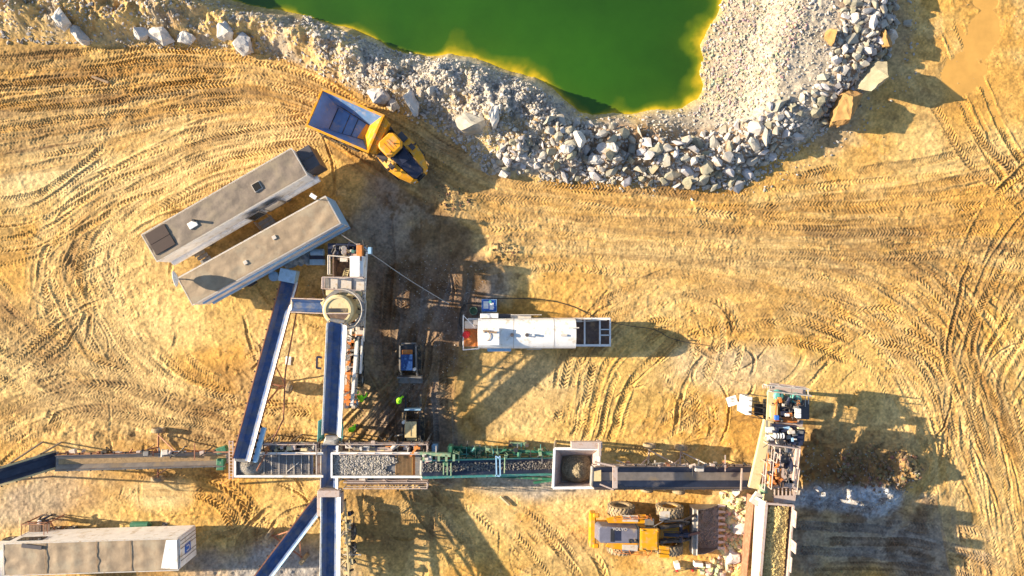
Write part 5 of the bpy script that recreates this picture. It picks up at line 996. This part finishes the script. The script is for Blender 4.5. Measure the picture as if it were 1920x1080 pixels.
# ---------------------------------------------------------------- hopper
c = W(1080, 878, 3.8); T = Thing('feed_hopper', 'square white steel hopper holding a mound of crushed rock, between green and dark blue conveyors', 'hopper', (c.x,c.y,0), 0)
o4 = [T.p(x,y,3.8) for x,y in ((1037,915),(1122,914),(1124,842),(1040,841))]; i4 = [T.p(x,y,2.2) for x,y in ((1052,904),(1106,904),(1106,855),(1054,855))]
b = MB(); b.add(o4+i4, [(0,1,5,4),(1,2,6,5),(2,3,7,6),(3,0,4,7),(4,5,6,7)]); hp = T.part('hopper_wall', b, 'pink'); hp.modifiers.new('s','SOLIDIFY').thickness = .06
b = MB(); [b.beam(o4[i],o4[(i+1)%4],.2,.14) for i in range(4)]; T.part('rim', b, 'white', bevel=.04)
b = MB(); [b.beam(o4[i],(o4[i].x*.8,o4[i].y*.8,0),.16,.16) for i in range(4)]; [b.beam((i4[i].x,i4[i].y,1.4),(i4[(i+1)%4].x,i4[(i+1)%4].y,1.4),.15,.2) for i in range(4)]; T.part('support_frame', b, 'steel')
b = MB(); a = T.p(1071,836,4.3); b2 = T.p(1130,838,4.3); b.box(((a.x+b2.x)/2,a.y,3.9),(b2.x-a.x,.5,.5)); b.box((b2.x-.2,a.y-.3,3.6),(.25,1.0,1.2)); T.part('back_plate', b, 'pink', bevel=.04)
it = []; r = random.Random(2); m0 = T.p(1082,878,2.6)
for _ in range(2600):
    a = r.uniform(0,6.28); rad = r.random()**.5; x = m0.x+rad*1.15*math.cos(a); y = m0.y+rad*1.05*math.sin(a); it.append((x,y,2.6+1.1*(1-rad)**.9,r.uniform(.05,.14),shade_of(r,(.34,.27,.17))))
rubble('rock_mound', it, parent=T.o)
b = MB(); b.lathe([(1.25,-.1),(.6,.5),(.001,1.05)],(m0.x,m0.y,2.55),(0,0,1),20); b.box((m0.x,m0.y,2.3),(2.3,2.1,.05)); T.part('mound_core', b, mat('earth_core',(.26,.2,.13),.9,bump=.6))
# ---------------------------------------------------------------- cone crusher plant
c = W(650, 600, 0); T = Thing('cone_crusher_plant', 'tall mobile cone crusher with a round cream bowl, white deck and long wheeled chassis', 'crusher', (c.x,c.y,0), 0)
P = T.p
b = MB(); b.beam(P(676,470,1.7),P(664,765,1.5),.3,.5); b.beam(P(652,590,1.7),P(650,765,1.5),.3,.5); T.part('chassis', b, 'dwhite', bevel=.03)
b = MB(); b.beam(P(688,468,2.8),P(676,700,2.8),.12,.3); b.beam(P(672,600,3.4),P(660,760,3.0),.22,.25); b.beam(P(660,600,3.3),P(656,640,3.2),.16,.16); T.part('upper_rail', b, 'white')
b = MB(); b.beam(P(656,635,2.2),P(652,760,2.0),.22,.2); [b.beam(P(645,y,2.3),P(668,y,2.3),.2,.12) for y in (640,652,684,700,745,753)]; b.box(P(650,730,1.9),(.9,.7,.2)); T.part('rusty_cross_frame', b, 'orange')
b = MB(); [b.tube(P(648,y,1.9),P(653,y,2.5),.2,10) for y in (650,672,690)]; b.box(P(650,630,2.6),(.8,.5,.4)); b.box(P(655,612,2.8),(.9,.8,.3)); T.part('hydraulic_unit', b, 'dwhite', bevel=.05)
for y in (576,600,640,665,690,712): wheel(T.o, P(676,y,.6), (1,0,0), .6, .42, rm='dwhite', lugs=False, n=20)
for y in (640,665,690): wheel(T.o, P(655,y,.6), (1,0,0), .6, .42, rm='dwhite', lugs=False, n=20)
b = MB(); q = P(655,500,3.0); b.box((q.x,q.y,2.2),(2.5,3.0,.1)); b.box((q.x-1.2,q.y,2.7),(.1,3.0,.9)); b.box((q.x,q.y+.6,2.8),(2.3,.12,.5)); T.part('engine_bay_floor', b, 'deckbrown')
b = MB(); b.box(P(668,500,4.2),(.75,1.55,.9)); b.box(P(678,500,4.1),(.45,1.55,.9)); T.part('cabinet', b, 'white', bevel=.03)
b = MB(); b.box(P(675,475,4.3),(.42,1.2,.5)); T.part('red_duct', b, 'orange', bevel=.03)
b = MB(); b.box(P(645,487,4.0),(.5,.3,.4)); b.tube(P(645,466,3.6),P(645,466,4.2),.2,14); b.tube(P(645,473,3.6),P(645,473,4.2),.2,14); T.part('electric_motor', b, 'dwhite', bevel=.02)
b = MB(); b.tube(P(660,473,3.8),P(668,473,3.8),.16,12); b.tube(P(661,471,3.6),P(661,471,4.1),.12); T.part('green_pump', b, 'teal')
b = MB(); b.path([P(630,459,3.6),P(684,462,3.6)],.1); b.path([P(630,459,3.6),P(630,480,3.6)],.08); b.box(P(640,463,3.2),(1.9,.3,.5)); b.box(P(645,471,2.6),(2.4,1.2,.4)); b.path([P(653,459,3.9),P(653,477,3.9)],.06); T.part('end_frame', b, 'navy')
b = MB(); b.box(P(694,470,4.2),(.22,.5,.5)); b.path([P(683,463,4.2),P(692,470,4.2)],.04); T.part('signal_lamp', b, 'lblue')
b = MB(); b.rail([P(622,515,3.4),P(622,480,3.4),P(664,484,3.4)],1.0,.05,1.2); T.part('platform_railing', b, 'dwhite')
b = MB(); a1, a2 = P(642,521,3.6), P(647,503,2.6); b1, b3 = P(650,521,3.6), P(655,504,2.6); b.beam(a1,a2,.05); b.beam(b1,b3,.05); [b.beam(a1.lerp(a2,t/5),b1.lerp(b3,t/5),.05) for t in range(6)]; T.part('ladder', b, 'cream')
b = MB(); q = P(647,532,4.6); b.box((q.x,q.y,4.5),(2.9,.95,.25)); dk = T.part('white_deck', b, 'dwhite', bevel=.03); b = MB(); b.box((q.x+.55,q.y,4.64),(.14,.9,.03)); b.box((q.x-1.3,q.y,4.64),(.3,.9,.03)); T.part('deck_seam', b, 'steel', dk)
b = MB(); b.rail([P(685,521,4.6),P(610,520,4.6),P(609,541,4.6),P(682,545,4.6)],.8,.045,1.0); b.rail([P(612,520,4.6),P(611,541,4.6)],.8,.045,.6); T.part('deck_railing', b, 'pink')
b = MB(); b.box(P(645,549,4.9),(2.6,.4,.3)); [b.tube(P(x,549,4.9),P(x,549,5.15),.13) for x in (638,656)]; T.part('drive_cover', b, 'cream', bevel=.03)
b = MB(); q = P(636,581,5.2); b.lathe([(1.0,-2.8),(1.15,-1.2),(1.2,-.4),(1.12,.0),(1.12,.35),(.98,.5),(.85,.5),(.78,.1),(.72,-.5),(.001,-.55)], q, (0,0,1), 32); bw = T.part('crusher_bowl', b, 'cream', smooth=True)
b = MB();  b.tube(q+Vector((0,0,.3)),q+Vector((0,0,.44)),.95,30); T.part('bowl_lid', b, 'cream', bw); b = MB(); b.box(q+Vector((0,-.02,.46)),(1.35,.3,.04)); T.part('feed_slot', b, 'black', bw); b = MB(); b.add([q+Vector((.86*math.cos(t),.86*math.sin(t),.455)) for t in [-.35-2.44*i/14 for i in range(15)]],[tuple(range(15))]); T.part('rubber_flap', b, 'deckbrown', bw); b = MB(); b.box(q+Vector((0,-.25,.5)),(1.75,.08,.1)); T.part('feed_bar', b, 'pink', bw)
b = MB(); b.lathe([(1.25,.1),(1.55,.1),(1.55,-.15),(1.25,-.15)], q+Vector((.35,.05,0)), (0,0,1), 32); T.part('ring_platform', b, 'steel', bw)
b = MB(); [b.tube(q+Vector((1.5*math.cos(t)+.35,1.5*math.sin(t),.1)),q+Vector((1.5*math.cos(t)+.35,1.5*math.sin(t),.8)),.03,6) for t in (-1,-.5,0,.5,1,1.4)]; b.path([q+Vector((1.5*math.cos(t/5)+.35,1.5*math.sin(t/5),.8)) for t in range(-6,9)],.035); T.part('ring_railing', b, 'dwhite', bw)
b = MB(); q2 = P(615,573,4.6); b.box(q2,(.7,.9,.4),.5); b.beam(P(605,560,4.8),P(620,572,4.8),.14,.1); T.part('side_chute', b, 'cream', bevel=.03)
b = MB(); b.path([P(672,560,4.4),P(680,548,4.4),P(686,566,4.4),P(682,640,4.0)],.06); b.rail([P(686,545,3.6),P(682,610,3.4)],.9,.04,1.2); b.box(P(676,612,3.6),(.5,1.2,.5)); T.part('side_pipework', b, 'dwhite')
b = MB(); [b.beam(P(x,y,4.4),P(x,y,1.7),.18,.18) for x in (618,680) for y in (525,545,600)]; T.part('tower_leg', b, 'dwhite')
b = MB(); [b.beam(P(x,y,1.6),P(x,y,0),.2,.2) for x,y in ((676,480),(652,480),(650,762),(664,762))]; T.part('support_jack', b, 'steel')
clutter(T, P, 626, 459, 684, 480, 3.4, 4.0, 22, 7)
clutter(T, P, 648, 600, 680, 640, 3.0, 3.8, 24, 8)
clutter(T, P, 645, 640, 668, 760, 1.9, 2.5, 30, 9, ('steel','black','rust','orange','pink'))
clutter(T, P, 612, 546, 682, 600, 4.2, 4.8, 22, 10, ('cream','dwhite','steel','navy'))
b = MB(); b.box(P(660,755,1.2),(.9,.6,.5)); b.tube(P(662,752,1.3),P(664,762,1.3),.25); T.part('tow_head', b, 'lblue', bevel=.05)
# ---------------------------------------------------------------- jaw crusher plant
c = W(1450, 850, 0); T = Thing('jaw_crusher_plant', 'jaw crusher plant with a cream side beam and a long trough of ochre rock', 'crusher', (c.x,c.y,0), 0)
P = T.p
b = MB(); b.beam(P(1441,788,4.0),P(1412,915,4.0),.75,.35); T.part('cream_side_beam', b, 'cream', bevel=.03)
b = MB(); b.beam(P(1444,800,2.0),P(1425,935,2.0),.3,.6); b.beam(P(1498,800,2.0),P(1485,935,2.0),.3,.6); b.box(P(1465,850,2.0),(2.6,5.6,.12),-.15); T.part('chassis', b, 'pink')
b = MB(); b.box(P(1478,814,4.2),(2.3,.9,.5),-.1); b.box(P(1470,800,4.3),(2.0,.35,.5),-.1); b.box(P(1494,818,4.4),(.8,1.2,.6),-.1); T.part('engine_block', b, 'navy', bevel=.05)
b = MB(); [b.tube(P(1437,y,4.6),P(1450,y,4.6),.24,14) for y in (806,820)]; [b.tube(P(1452+i*5,817,4.9),P(1454+i*5,817,4.9),.22,12) for i in range(4)]; T.part('air_cleaner', b, 'white', smooth=True)
r = random.Random(6); 
for i in range(16):
    b = MB(); q = P(r.uniform(1452,1500),r.uniform(800,828),4.6+r.random()*.4); b.box(q,(r.uniform(.12,.5),r.uniform(.1,.35),r.uniform(.15,.4)),r.uniform(-.3,.3)); T.part('engine_fitting', b, ['dwhite','black','steel','lblue','navy'][i%5], bevel=.02)
b = MB(); b.rail([P(1432,828,4.2),P(1490,836,4.2),P(1486,872,4.2)],1,.05,1); b.rail([P(1443,833,4.2),P(1437,910,4.2)],1,.04,1); b.rail([P(1449,845,4.2),P(1446,862,4.2)],1,.04,.6); b.rail([P(1429,862,4.2),P(1424,912,4.2)],1,.04,1); b.rail([P(1489,872,3.8),P(1484,915,3.8)],1,.04,1); T.part('railing', b, 'pink')
b = MB(); b.beam(P(1434,830,4.1),P(1424,912,4.1),.5,.05); T.part('walkway', b, 'deckbrown')
b = MB(); b.box(P(1460,852,3.8),(1.2,1.1,.8),-.12); T.part('hydraulic_tank', b, 'steel', bevel=.05)
b = MB(); b.tube(P(1478,872,4.4),P(1481,872,4.4),.65,24); b.tube(P(1471,874,4.4),P(1486,874,4.4),.2,12); T.part('flywheel', b, 'navy', smooth=True)
b = MB(); b.beam(P(1440,868,4.4),P(1446,908,4.2),.28,.6); b.beam(P(1456,864,4.4),P(1460,905,4.2),.3,.6); b.box(P(1450,888,3.9),(.9,1.3,.4)); [b.box(P(1448+r.uniform(-5,14),870+i*5,4.6),(.35,.16,.2),r.uniform(-.6,.6)) for i in range(9)]; T.part('jaw_frame', b, 'orange', bevel=.03)
b = MB(); [b.box(P(1438+r.uniform(0,46),903+r.uniform(-4,8),4.3),(r.uniform(.2,.6),.2,.25),r.uniform(-.4,.4)) for i in range(16)]; b.beam(P(1430,908,4.2),P(1486,914,4.2),.12,.2); T.part('clamp_row', b, 'pink')
b = MB(); b.box(P(1443,922,3.9),(.9,1.3,.5),-.1); T.part('side_plate', b, 'cream', bevel=.03)
b = MB(); q = P(1470,924,4.3); [b.box((q.x-.72+i*.29,q.y+.1,4.3),(.07,.8,.2)) for i in range(6)]; b.box((q.x,q.y+.45,4.3),(1.6,.1,.22)); b.box((q.x,q.y-.45,4.28),(1.6,.55,.25)); T.part('grizzly_grate', b, 'pink'); b = MB(); b.box((q.x,q.y+.1,3.9),(1.5,.8,.05)); T.part('grate_bed', b, 'amber')
b = MB(); b.box(P(1430,916,4.2),(.5,.7,.5),.2); b.tube(P(1427,912,4.4),P(1433,922,4.4),.2); T.part('lamp_head', b, 'lgreen', bevel=.05)
clutter(T, P, 1436, 800, 1502, 830, 4.3, 4.9, 26, 3)
clutter(T, P, 1440, 838, 1486, 915, 3.9, 4.7, 44, 4, ('pink','steel','black','orange','deckbrown','dwhite'))
clutter(T, P, 1445, 740, 1500, 790, 3.5, 4.0, 30, 5, ('navy','black','steel','dwhite','teal','orange'))
# feeder trough
o0,o1,o2,o3 = P(1437,944,5.6), P(1488,948,5.6), P(1476,1100,5.8), P(1424,1100,5.8)
f0,f1,f2,f3 = [P(x,y,4.5) for x,y in ((1442,950),(1478,953),(1466,1100),(1430,1100))]
b = MB(); b.add([o0,o1,o2,o3,f0,f1,f2,f3],[(0,1,5,4),(1,2,6,5),(3,0,4,7),(4,5,6,7)]); tr_ = T.part('feed_trough', b, 'pink'); tr_.modifiers.new('s','SOLIDIFY').thickness = .06
b = MB(); b.beam(o0,o1,.14,.12); b.beam(o1,o2,.12,.14); b.beam(o0,o3,.2,.14); T.part('trough_rim', b, 'pink', tr_)
for (y0, y1, hh_) in ((955,985,.55),(1010,1030,.9),(1042,1070,.4)):
    b = MB(); e0 = P(1488-(y0-948)*.08,y0,5.7); e1 = P(1488-(y1-948)*.08,y1,5.7); b.plate(e0,e1,e1+Vector((0,0,hh_)),e0+Vector((0,0,hh_)),.05); T.part('shadow_step_board', b, 'pink', tr_)  # boards added above the rim to step the edge of the feeder's shadow
b = MB(); b.plate(P(1416,932,4.3),P(1407,1100,4.3),P(1424,1100,5.7),P(1437,944,5.55),.06); T.part('side_wing', b, 'dwhite', bevel=.02)
b = MB(); b.beam(P(1412,930,4.4),P(1437,944,5.6),.2,.2); b.box(P(1418,935,4.6),(.6,.9,.3),-.6); T.part('wing_hinge', b, 'dwhite')
b = MB(); b.plate(P(1401,925,1.4),P(1386,1085,.2),P(1399,1085,2.9),P(1414,930,3.2),.05); T.part('rusty_guard_plate', b, 'rust')
b = MB(); [b.beam(P(x,y,4.2),P(x,y,0),.25,.25) for x,y in ((1440,960),(1480,960),(1432,1040),(1472,1040),(1440,830),(1495,830))]; T.part('support_leg', b, 'steel'); b = MB(); a_ = P(1474,955,4.4); c_ = P(1462,1100,4.4); b.plate((a_.x,a_.y,0),(c_.x,c_.y-2,0),(c_.x,c_.y-2,5.2),(a_.x,a_.y,5.2),.08); T.part('shadow_casting_wall', b, 'pink')  # unseen wall added under the trough so the feeder casts a solid shadow
it = []; r = random.Random(12)
for _ in range(3000):
    t = r.random(); x = 1441+r.random()*37-t*12; y = 950+t*140; cx = 1456-t*14+5*math.sin(t*9); k = max(0, 1-abs(x-cx)/(19+4*math.sin(t*14))); q = P(x,y,5.22+.22*k); it.append((q.x,q.y,q.z,r.uniform(.08,.26)*(1.3 if t > .6 else 1),shade_of(r,(.56,.43,.18))))
rubble('trough_load', it, parent=tr_)
# upper head of the plant
b = MB(); b.beam(P(1443,725,3.2),P(1510,733,3.2),.62,.1); T.part('top_walkway', b, 'pink'); b = MB(); b.rail([P(1432,720,3.2),P(1512,728,3.2)],.7,.04,1); b.rail([P(1440,732,3.2),P(1515,740,3.2)],.7,.04,1); [b.beam(P(1430+i*4,721,3.3),P(1431+i*4,728,3.3),.06) for i in range(5)]; T.part('top_railing', b, 'dwhite')
for px, mm in ((1458,742),(1491,748)):
    b = MB(); q = P(px,mm,3.3); b.lathe([(.001,.35),(.3,.3),(.46,.1),(.5,-.2),(.5,-.9),(.001,-.9)], q, (0,0,1), 20); T.part('air_tank', b, 'teal', smooth=True)
b = MB(); b.box(P(1474,745,2.8),(1.0,.35,.3)); T.part('tank_deck', b, 'pink')
b = MB(); b.beam(P(1446,735,3.4),P(1443,788,3.4),.5,.15); b.box(P(1450,772,3.6),(.5,1.0,.4)); T.part('cream_plate', b, 'cream'); b = MB(); b.beam(P(1456,752,4.0),P(1452,793,4.0),.12,.14); b.box(P(1475,787,3.6),(1.5,.38,.3),-.05); T.part('orange_beam', b, 'orange', bevel=.02)
b = MB(); b.box(P(1476,768,3.2),(1.5,1.3,.8),-.05); b.box(P(1470,775,3.8),(.6,.35,.3)); T.part('generator', b, 'navy', bevel=.06); b = MB(); [b.path([P(1458,757+i*2,3.7),P(1475,753+i*3,4.1),P(1494,760+i*2,3.7)],.035) for i in range(4)]; b.path([P(1480,768,3.9),P(1482,774,4.0),P(1486,770,4)],.04); T.part('hose_bundle', b, 'hosem')
b = MB(); [b.box(P(1496,y,4.2),(.35,.34,.4)) for y in (770,779)]; b.box(P(1476,778,4.1),(.3,.2,.2)); T.part('white_box', b, 'white', bevel=.03); b = MB(); b.box(P(1456,783,4.2),(.3,.35,.3)); T.part('blue_box', b, 'blue', bevel=.03)
b = MB(); b.box(P(1505,768,2.2),(1.0,1.5,.1)); T.part('dark_platform', b, 'darkgrey'); b = MB(); b.box(P(1434,770,2.6),(.25,1.8,.1)); b.beam(P(1425,757,3),P(1436,757,3),.04); b.box(P(1425,768,2.3),(.9,.9,.08)); [b.beam(P(1405,751+i*10,2.9),P(1440,757+i*10,2.9),.05) for i in range(4)]; b.beam(P(1402,738,3.0),P(1442,745,3.0),.05); b.beam(P(1403,772,2.8),P(1445,792,3),.08); T.part('black_frame', b, 'black')
b = MB(); [b.beam(P(x,y,3.1),P(x,y,0),.14,.14) for x,y in ((1443,730),(1508,738),(1450,790),(1500,790))]; T.part('post', b, 'steel')
b = MB(); b.tube(P(1515,728,3.2),P(1516,758,3.2),.04); b.box(P(1510,748,3.0),(.05,1.2,.05)); T.part('light_pole', b, 'dwhite')
# things next to the plant
T = Thing('white_cabinet', 'white upright control cabinet at the far left of the jaw crusher head', 'cabinet', W(1396,757,2).xy.to_3d(), 0)
b = MB(); b.box(T.p(1398,758,2.0),(.45,1.4,1.6),-.05); b.box(T.p(1391,764,1.5),(.35,.7,1.2),-.05); T.part('body', b, 'white', bevel=.03); b = MB(); b.beam(T.p(1384,738,2.6),T.p(1402,742,2.6),.04); b.path([T.p(1384,738,2.6),T.p(1384,739,0)],.03); T.part('rail', b, 'black')
T = Thing('notice_board', 'small white board with black print left of the white control cabinet', 'sign', W(1373,752,.8).xy.to_3d(), 0)
b = MB(); b.box((0,0,.75),(.8,.75,.06),.3); pn = T.part('panel', b, 'white'); b = MB(); [b.box((-.1+.12*(i%3),.22-.12*(i//3),.79),(.08,.05,.01),.3) for i in range(9)]; T.part('print', b, 'black', pn); b = MB(); [b.beam((x,0,.72),(x,0,0),.05) for x in (-.3,.3)]; T.part('stand', b, 'steel')

clutter(CF, CF.p, 1160, 868, 1400, 874, 2.4, 3.2, 30, 25, ('pink','rust','steel','dwhite','black'))
clutter(CL, CL.p, 112, 846, 420, 850, 2.2, 2.6, 34, 26, ('rust','steel','dwhite','pink','black'))
clutter(CD, CD.p, 646, 940, 664, 1075, 1.6, 2.4, 34, 27, ('cream','steel','dwhite','navy','black'))
clutter(S1, S1.p, 445, 840, 600, 847, 3.0, 3.5, 26, 28)
clutter(S2, S2.p, 625, 894, 800, 900, 2.6, 3.2, 16, 29)
# ---------------------------------------------------------------- small things on the ground
def small_thing(name, label, cat, px, py, z=0, group=None): 
    p = W(px, py, z); return Thing(name, label, cat, (p.x, p.y, gz(p.x, p.y)), 0, group)
T = small_thing('barrier', 'black frame barrier with two red and white warning lights below the loader bucket', 'barrier', 1290, 1058)
b = MB(); b.box((-1.0,.1,.35),(.4,.5,.6),.2); b.box((.7,.2,.35),(.7,.35,.5),-.1); b.box((1.5,.1,.3),(.35,.3,.5)); T.part('block', b, 'white', bevel=.03); b = MB(); b.path([(-1.1,-.1,.6),(1.0,-.1,.6)],.04); b.path([(-1.1,-.1,.6),(-1.2,-.6,0)],.03); T.part('bar', b, 'hosem'); b = MB(); [b.lathe([(.001,.1),(.1,.06),(.12,-.06),(.001,-.1)],(x,-.25,.6),(0,-1,0),12) for x in (-1.05,.2)]; T.part('warning_light', b, 'red')
T = small_thing('drawbar_frame', 'small grey upright frame with a white bar above the green conveyor', 'frame', 972, 828)
b = MB(); [b.beam((x,0,0),(x,0,1.4),.22,.3) for x in (-.65,.65)]; T.part('post', b, 'darkgrey'); b = MB(); b.box((0,.0,.9),(1.3,.3,.3)); T.part('crossbar', b, 'lgreen', bevel=.03)
T = small_thing('water_pump', 'small blue and white pump unit at the right end of the screen walkway', 'pump', 817, 835); b = MB(); b.box((0,0,.9),(.4,.5,.7)); b.tube((0,.2,1.2),(0,.2,1.45),.2,12); T.part('housing', b, 'lblue', bevel=.04); b = MB(); b.path([(0,-.3,.5),(-1.5,-.1,.5)],.04); b.box((0,0,.3),(.6,.6,.5)); T.part('base', b, 'steel')
T = small_thing('bucket', 'round pale plastic tub left of the blue caged tank', 'tub', 888, 583, .4); b = MB(); b.lathe([(.001,.03),(.24,.03),(.3,.5),(.33,.5),(.27,0),(.001,0)],(0,0,0),(0,0,1),20); T.part('shell', b, 'lgreen', smooth=True)
def blue_bits():
    T = small_thing('storage_drum', 'light blue plastic drum lying in the shade below the lower site trailer', 'drum', 593, 480, .8); b = MB(); b.tube((-.5,.3,.5),(.5,.3,.5),.3,16); T.part('shell', b, 'lblue', smooth=True)
    T = small_thing('tool_crate', 'pale blue tool crate with a dark lid in the shade left of the crusher platform', 'crate', 594, 491, .5); b = MB(); b.box((0,0,.3),(1.1,.5,.6)); T.part('box', b, 'lblue', bevel=.04); b = MB(); b.box((0,.35,.35),(1.1,.3,.6)); T.part('lid', b, 'navy')
    T = small_thing('tyre_tub', 'round blue lidded tub near the tail of the long rusty conveyor', 'tub', 515, 518, .5); b = MB(); b.tube((0,0,0),(0,0,.7),.36,18); b.tube((0,0,.7),(0,0,.76),.4,18); T.part('shell', b, 'lblue', smooth=True)
blue_bits()
def tarp(px, py, sx, sy, rz, label, seed):
    p = W(px, py); n = 14; vs = []
    for j in range(n):
        for i in range(n):
            x = (i/(n-1)-.5)*sx*(1+.15*math.sin(j+seed)); y = (j/(n-1)-.5)*sy*(1+.12*math.cos(i*.8+seed)); vs.append((x, y, .08+.16*abs(mnoise.noise(Vector((x*2.2+seed, y*2.2, 0))))*2))
    b = MB(); b.add(vs, [(j*n+i, j*n+i+1, (j+1)*n+i+1, (j+1)*n+i) for j in range(n-1) for i in range(n-1)])
    o = b.build('tarpaulin', mat('blue_grey_sheet', (.30,.38,.46), .5, var=.25, scale=2)); o.location = (p.x, p.y, gz(p.x, p.y)); o.rotation_euler = (0, 0, rz); tag(o, label, 'tarpaulin')
tarp(548, 488, 1.6, 1.1, .5, 'crumpled grey sheet nearer the trailer in the shade below the lower site trailer', 1)
tarp(570, 482, 1.1, 1.3, .1, 'crumpled pale sheet just left of the blue drum', 4)
T = small_thing('portable_pump', 'small black pump on the ground at the wall of the lower site trailer', 'pump', 470, 529, .5); b = MB(); b.box((0,0,.35),(.7,.5,.5),.5); b.tube((-.3,-.2,.6),(.3,.1,.6),.15); T.part('motor', b, 'navy', bevel=.04); b = MB(); [b.box((-.3+.25*i,-.1+.1*i,.68),(.1,.1,.06)) for i in range(3)]; T.part('fitting', b, 'cream')
T = small_thing('paper_sheet', 'small white sheet lying on the sand between the two long conveyors', 'sheet', 541, 676); b = MB(); b.add([(-.24,-.33,.05),(.2,-.36,.06),(.26,.32,.09),(-.2,.36,.06),(0,0,.1)],[(0,1,4),(1,2,4),(2,3,4),(3,0,4)]); T.part('sheet', b, 'white')
for (a, c2, e, f, lab, mm) in ((183,994,52,.18,'long yellow beam lying along the top of the ribbed trailer','yellow2'),(947,938,24,-.75,'wooden plank lying diagonally on the sand below the blue gantry','cream'),(190,150,34,-.35,'smooth plank-like board half buried in the haul road on the left','wood'),(612,822,1,0,'',None)):
    if not mm: continue
    p = W(a, c2); L_ = e/PPM; b = MB(); b.box((0,0,0),(L_,.2,.12)); b.box((0,0,.06),(L_*.98,.12,.05)); o = b.build('beam', mm, bevel=.02); o.location = (p.x, p.y, gz(p.x, p.y)+.15); o.rotation_euler = (0,0,f if a != 183 else .03); tag(o, lab, 'beam')
T = small_thing('gas_cylinder', 'dark green gas cylinder lying above the ribbed trailer', 'gas cylinder', 254, 990, 1.0); b = MB(); b.tube((-.7,0,.3),(.7,0,.3),.3,16); b.tube((.7,0,.3),(.85,0,.3),.3,16,.15); T.part('shell', b, 'green', smooth=True)
T = small_thing('access_steps', 'rusty brown access steps with rails above the ribbed trailer', 'steps', 98, 980)
b = MB(); [b.box((-.6+.28*i,.2,1.6-.0*i),(.24,.9,.05)) for i in range(6)]; T.part('tread', b, 'deckbrown'); b = MB(); [b.beam((x,-.7,.8),(x,.7,1.7),.07,.1) for x in (-.75,1.0)]; [b.beam((x,y,1.6),(x,y,0),.08) for x in (-.75,1.0) for y in (-.3,.65)]; b.rail([(-.75,-.2,1.6),(-.75,.7,1.6),(1.0,.7,1.6),(1.0,-.2,1.6)],.8,.03,.8); T.part('frame', b, 'rust')
# cables
def cable(name, label, pts, r, m='hosem', cat='cable', ground_=True):
    c = bpy.data.curves.new(name, 'CURVE'); c.dimensions = '3D'; s = c.splines.new('NURBS'); s.points.add(len(pts)-1); s.use_endpoint_u = True; s.order_u = 3
    for q, a in zip(s.points, pts):
        p = W(a[0], a[1], a[2] if len(a) > 2 else 0)
        if len(a) < 3: p.z = gz(p.x, p.y)+.08
        q.co = (*p, 1)
    c.bevel_depth = r; c.bevel_resolution = 2; c.materials.append(M[m]); t = bpy.data.objects.new(name, c); COL.objects.link(t)
    me = bpy.data.meshes.new_from_object(t.evaluated_get(bpy.context.evaluated_depsgraph_get())); bpy.data.objects.remove(t); tag(newobj(name, me), label, cat)
cable('hose', 'thick dark hose looping round the left end of the tank trailer', [(905,568),(870,565),(862,590),(861,610),(870,622)]+[], .035)
cable('hose', 'thin dark hose sweeping right above the white tank trailer', [(915,560),(960,559),(1020,561),(1070,572),(1110,592),(1125,603)], .03)
cable('power_cable', 'pale overhead power cable slanting from the lower site trailer across the shade', [(640,440,3.6),(700,478,2.6),(770,528,1.6),(842,570,.3)], .03, 'dwhite')
cable('hose', 'dark hose on the sand right of the tank trailer frame', [(1145,604,.6),(1180,612),(1230,616),(1262,640),(1330,648)], .025)
cable('hose', 'white looped hose in front of the cream-roofed skid steer', [(740,818,.6),(765,812,1),(785,817,.9),(792,828,.5)], .05, 'dwhite')
for i, (a, c2, lab) in enumerate(((1232,860,'dusty white tyre standing in the left of the pair above the dark blue conveyor'),(1297,860,'dusty white tyre standing in the right of the pair above the dark blue conveyor'))): pass
# spoil clods, top-level rock clusters counted as loose ground cover
peb.clear(); sprinkle([(1560,850),(1620,830),(1715,850),(1710,900),(1640,915),(1560,900)], 420, .12, .5, .2, .4, 21, (.20,.13,.07)); sprinkle([(815,345),(880,355),(885,395),(830,395)], 90, .1, .35, .2, .3, 22, (.2,.13,.07)); sprinkle([(922,455),(972,460),(970,488),(925,485)], 80, .1, .3, .2, .3, 23, (.24,.15,.07))
rubble('earth_clods', peb)
sprinkle([(0,100),(450,110),(600,150),(900,340),(1400,370),(1900,280),(1900,1080),(0,1080)], 2600, .05, .16, .2, .4, 24, (.26,.17,.08))
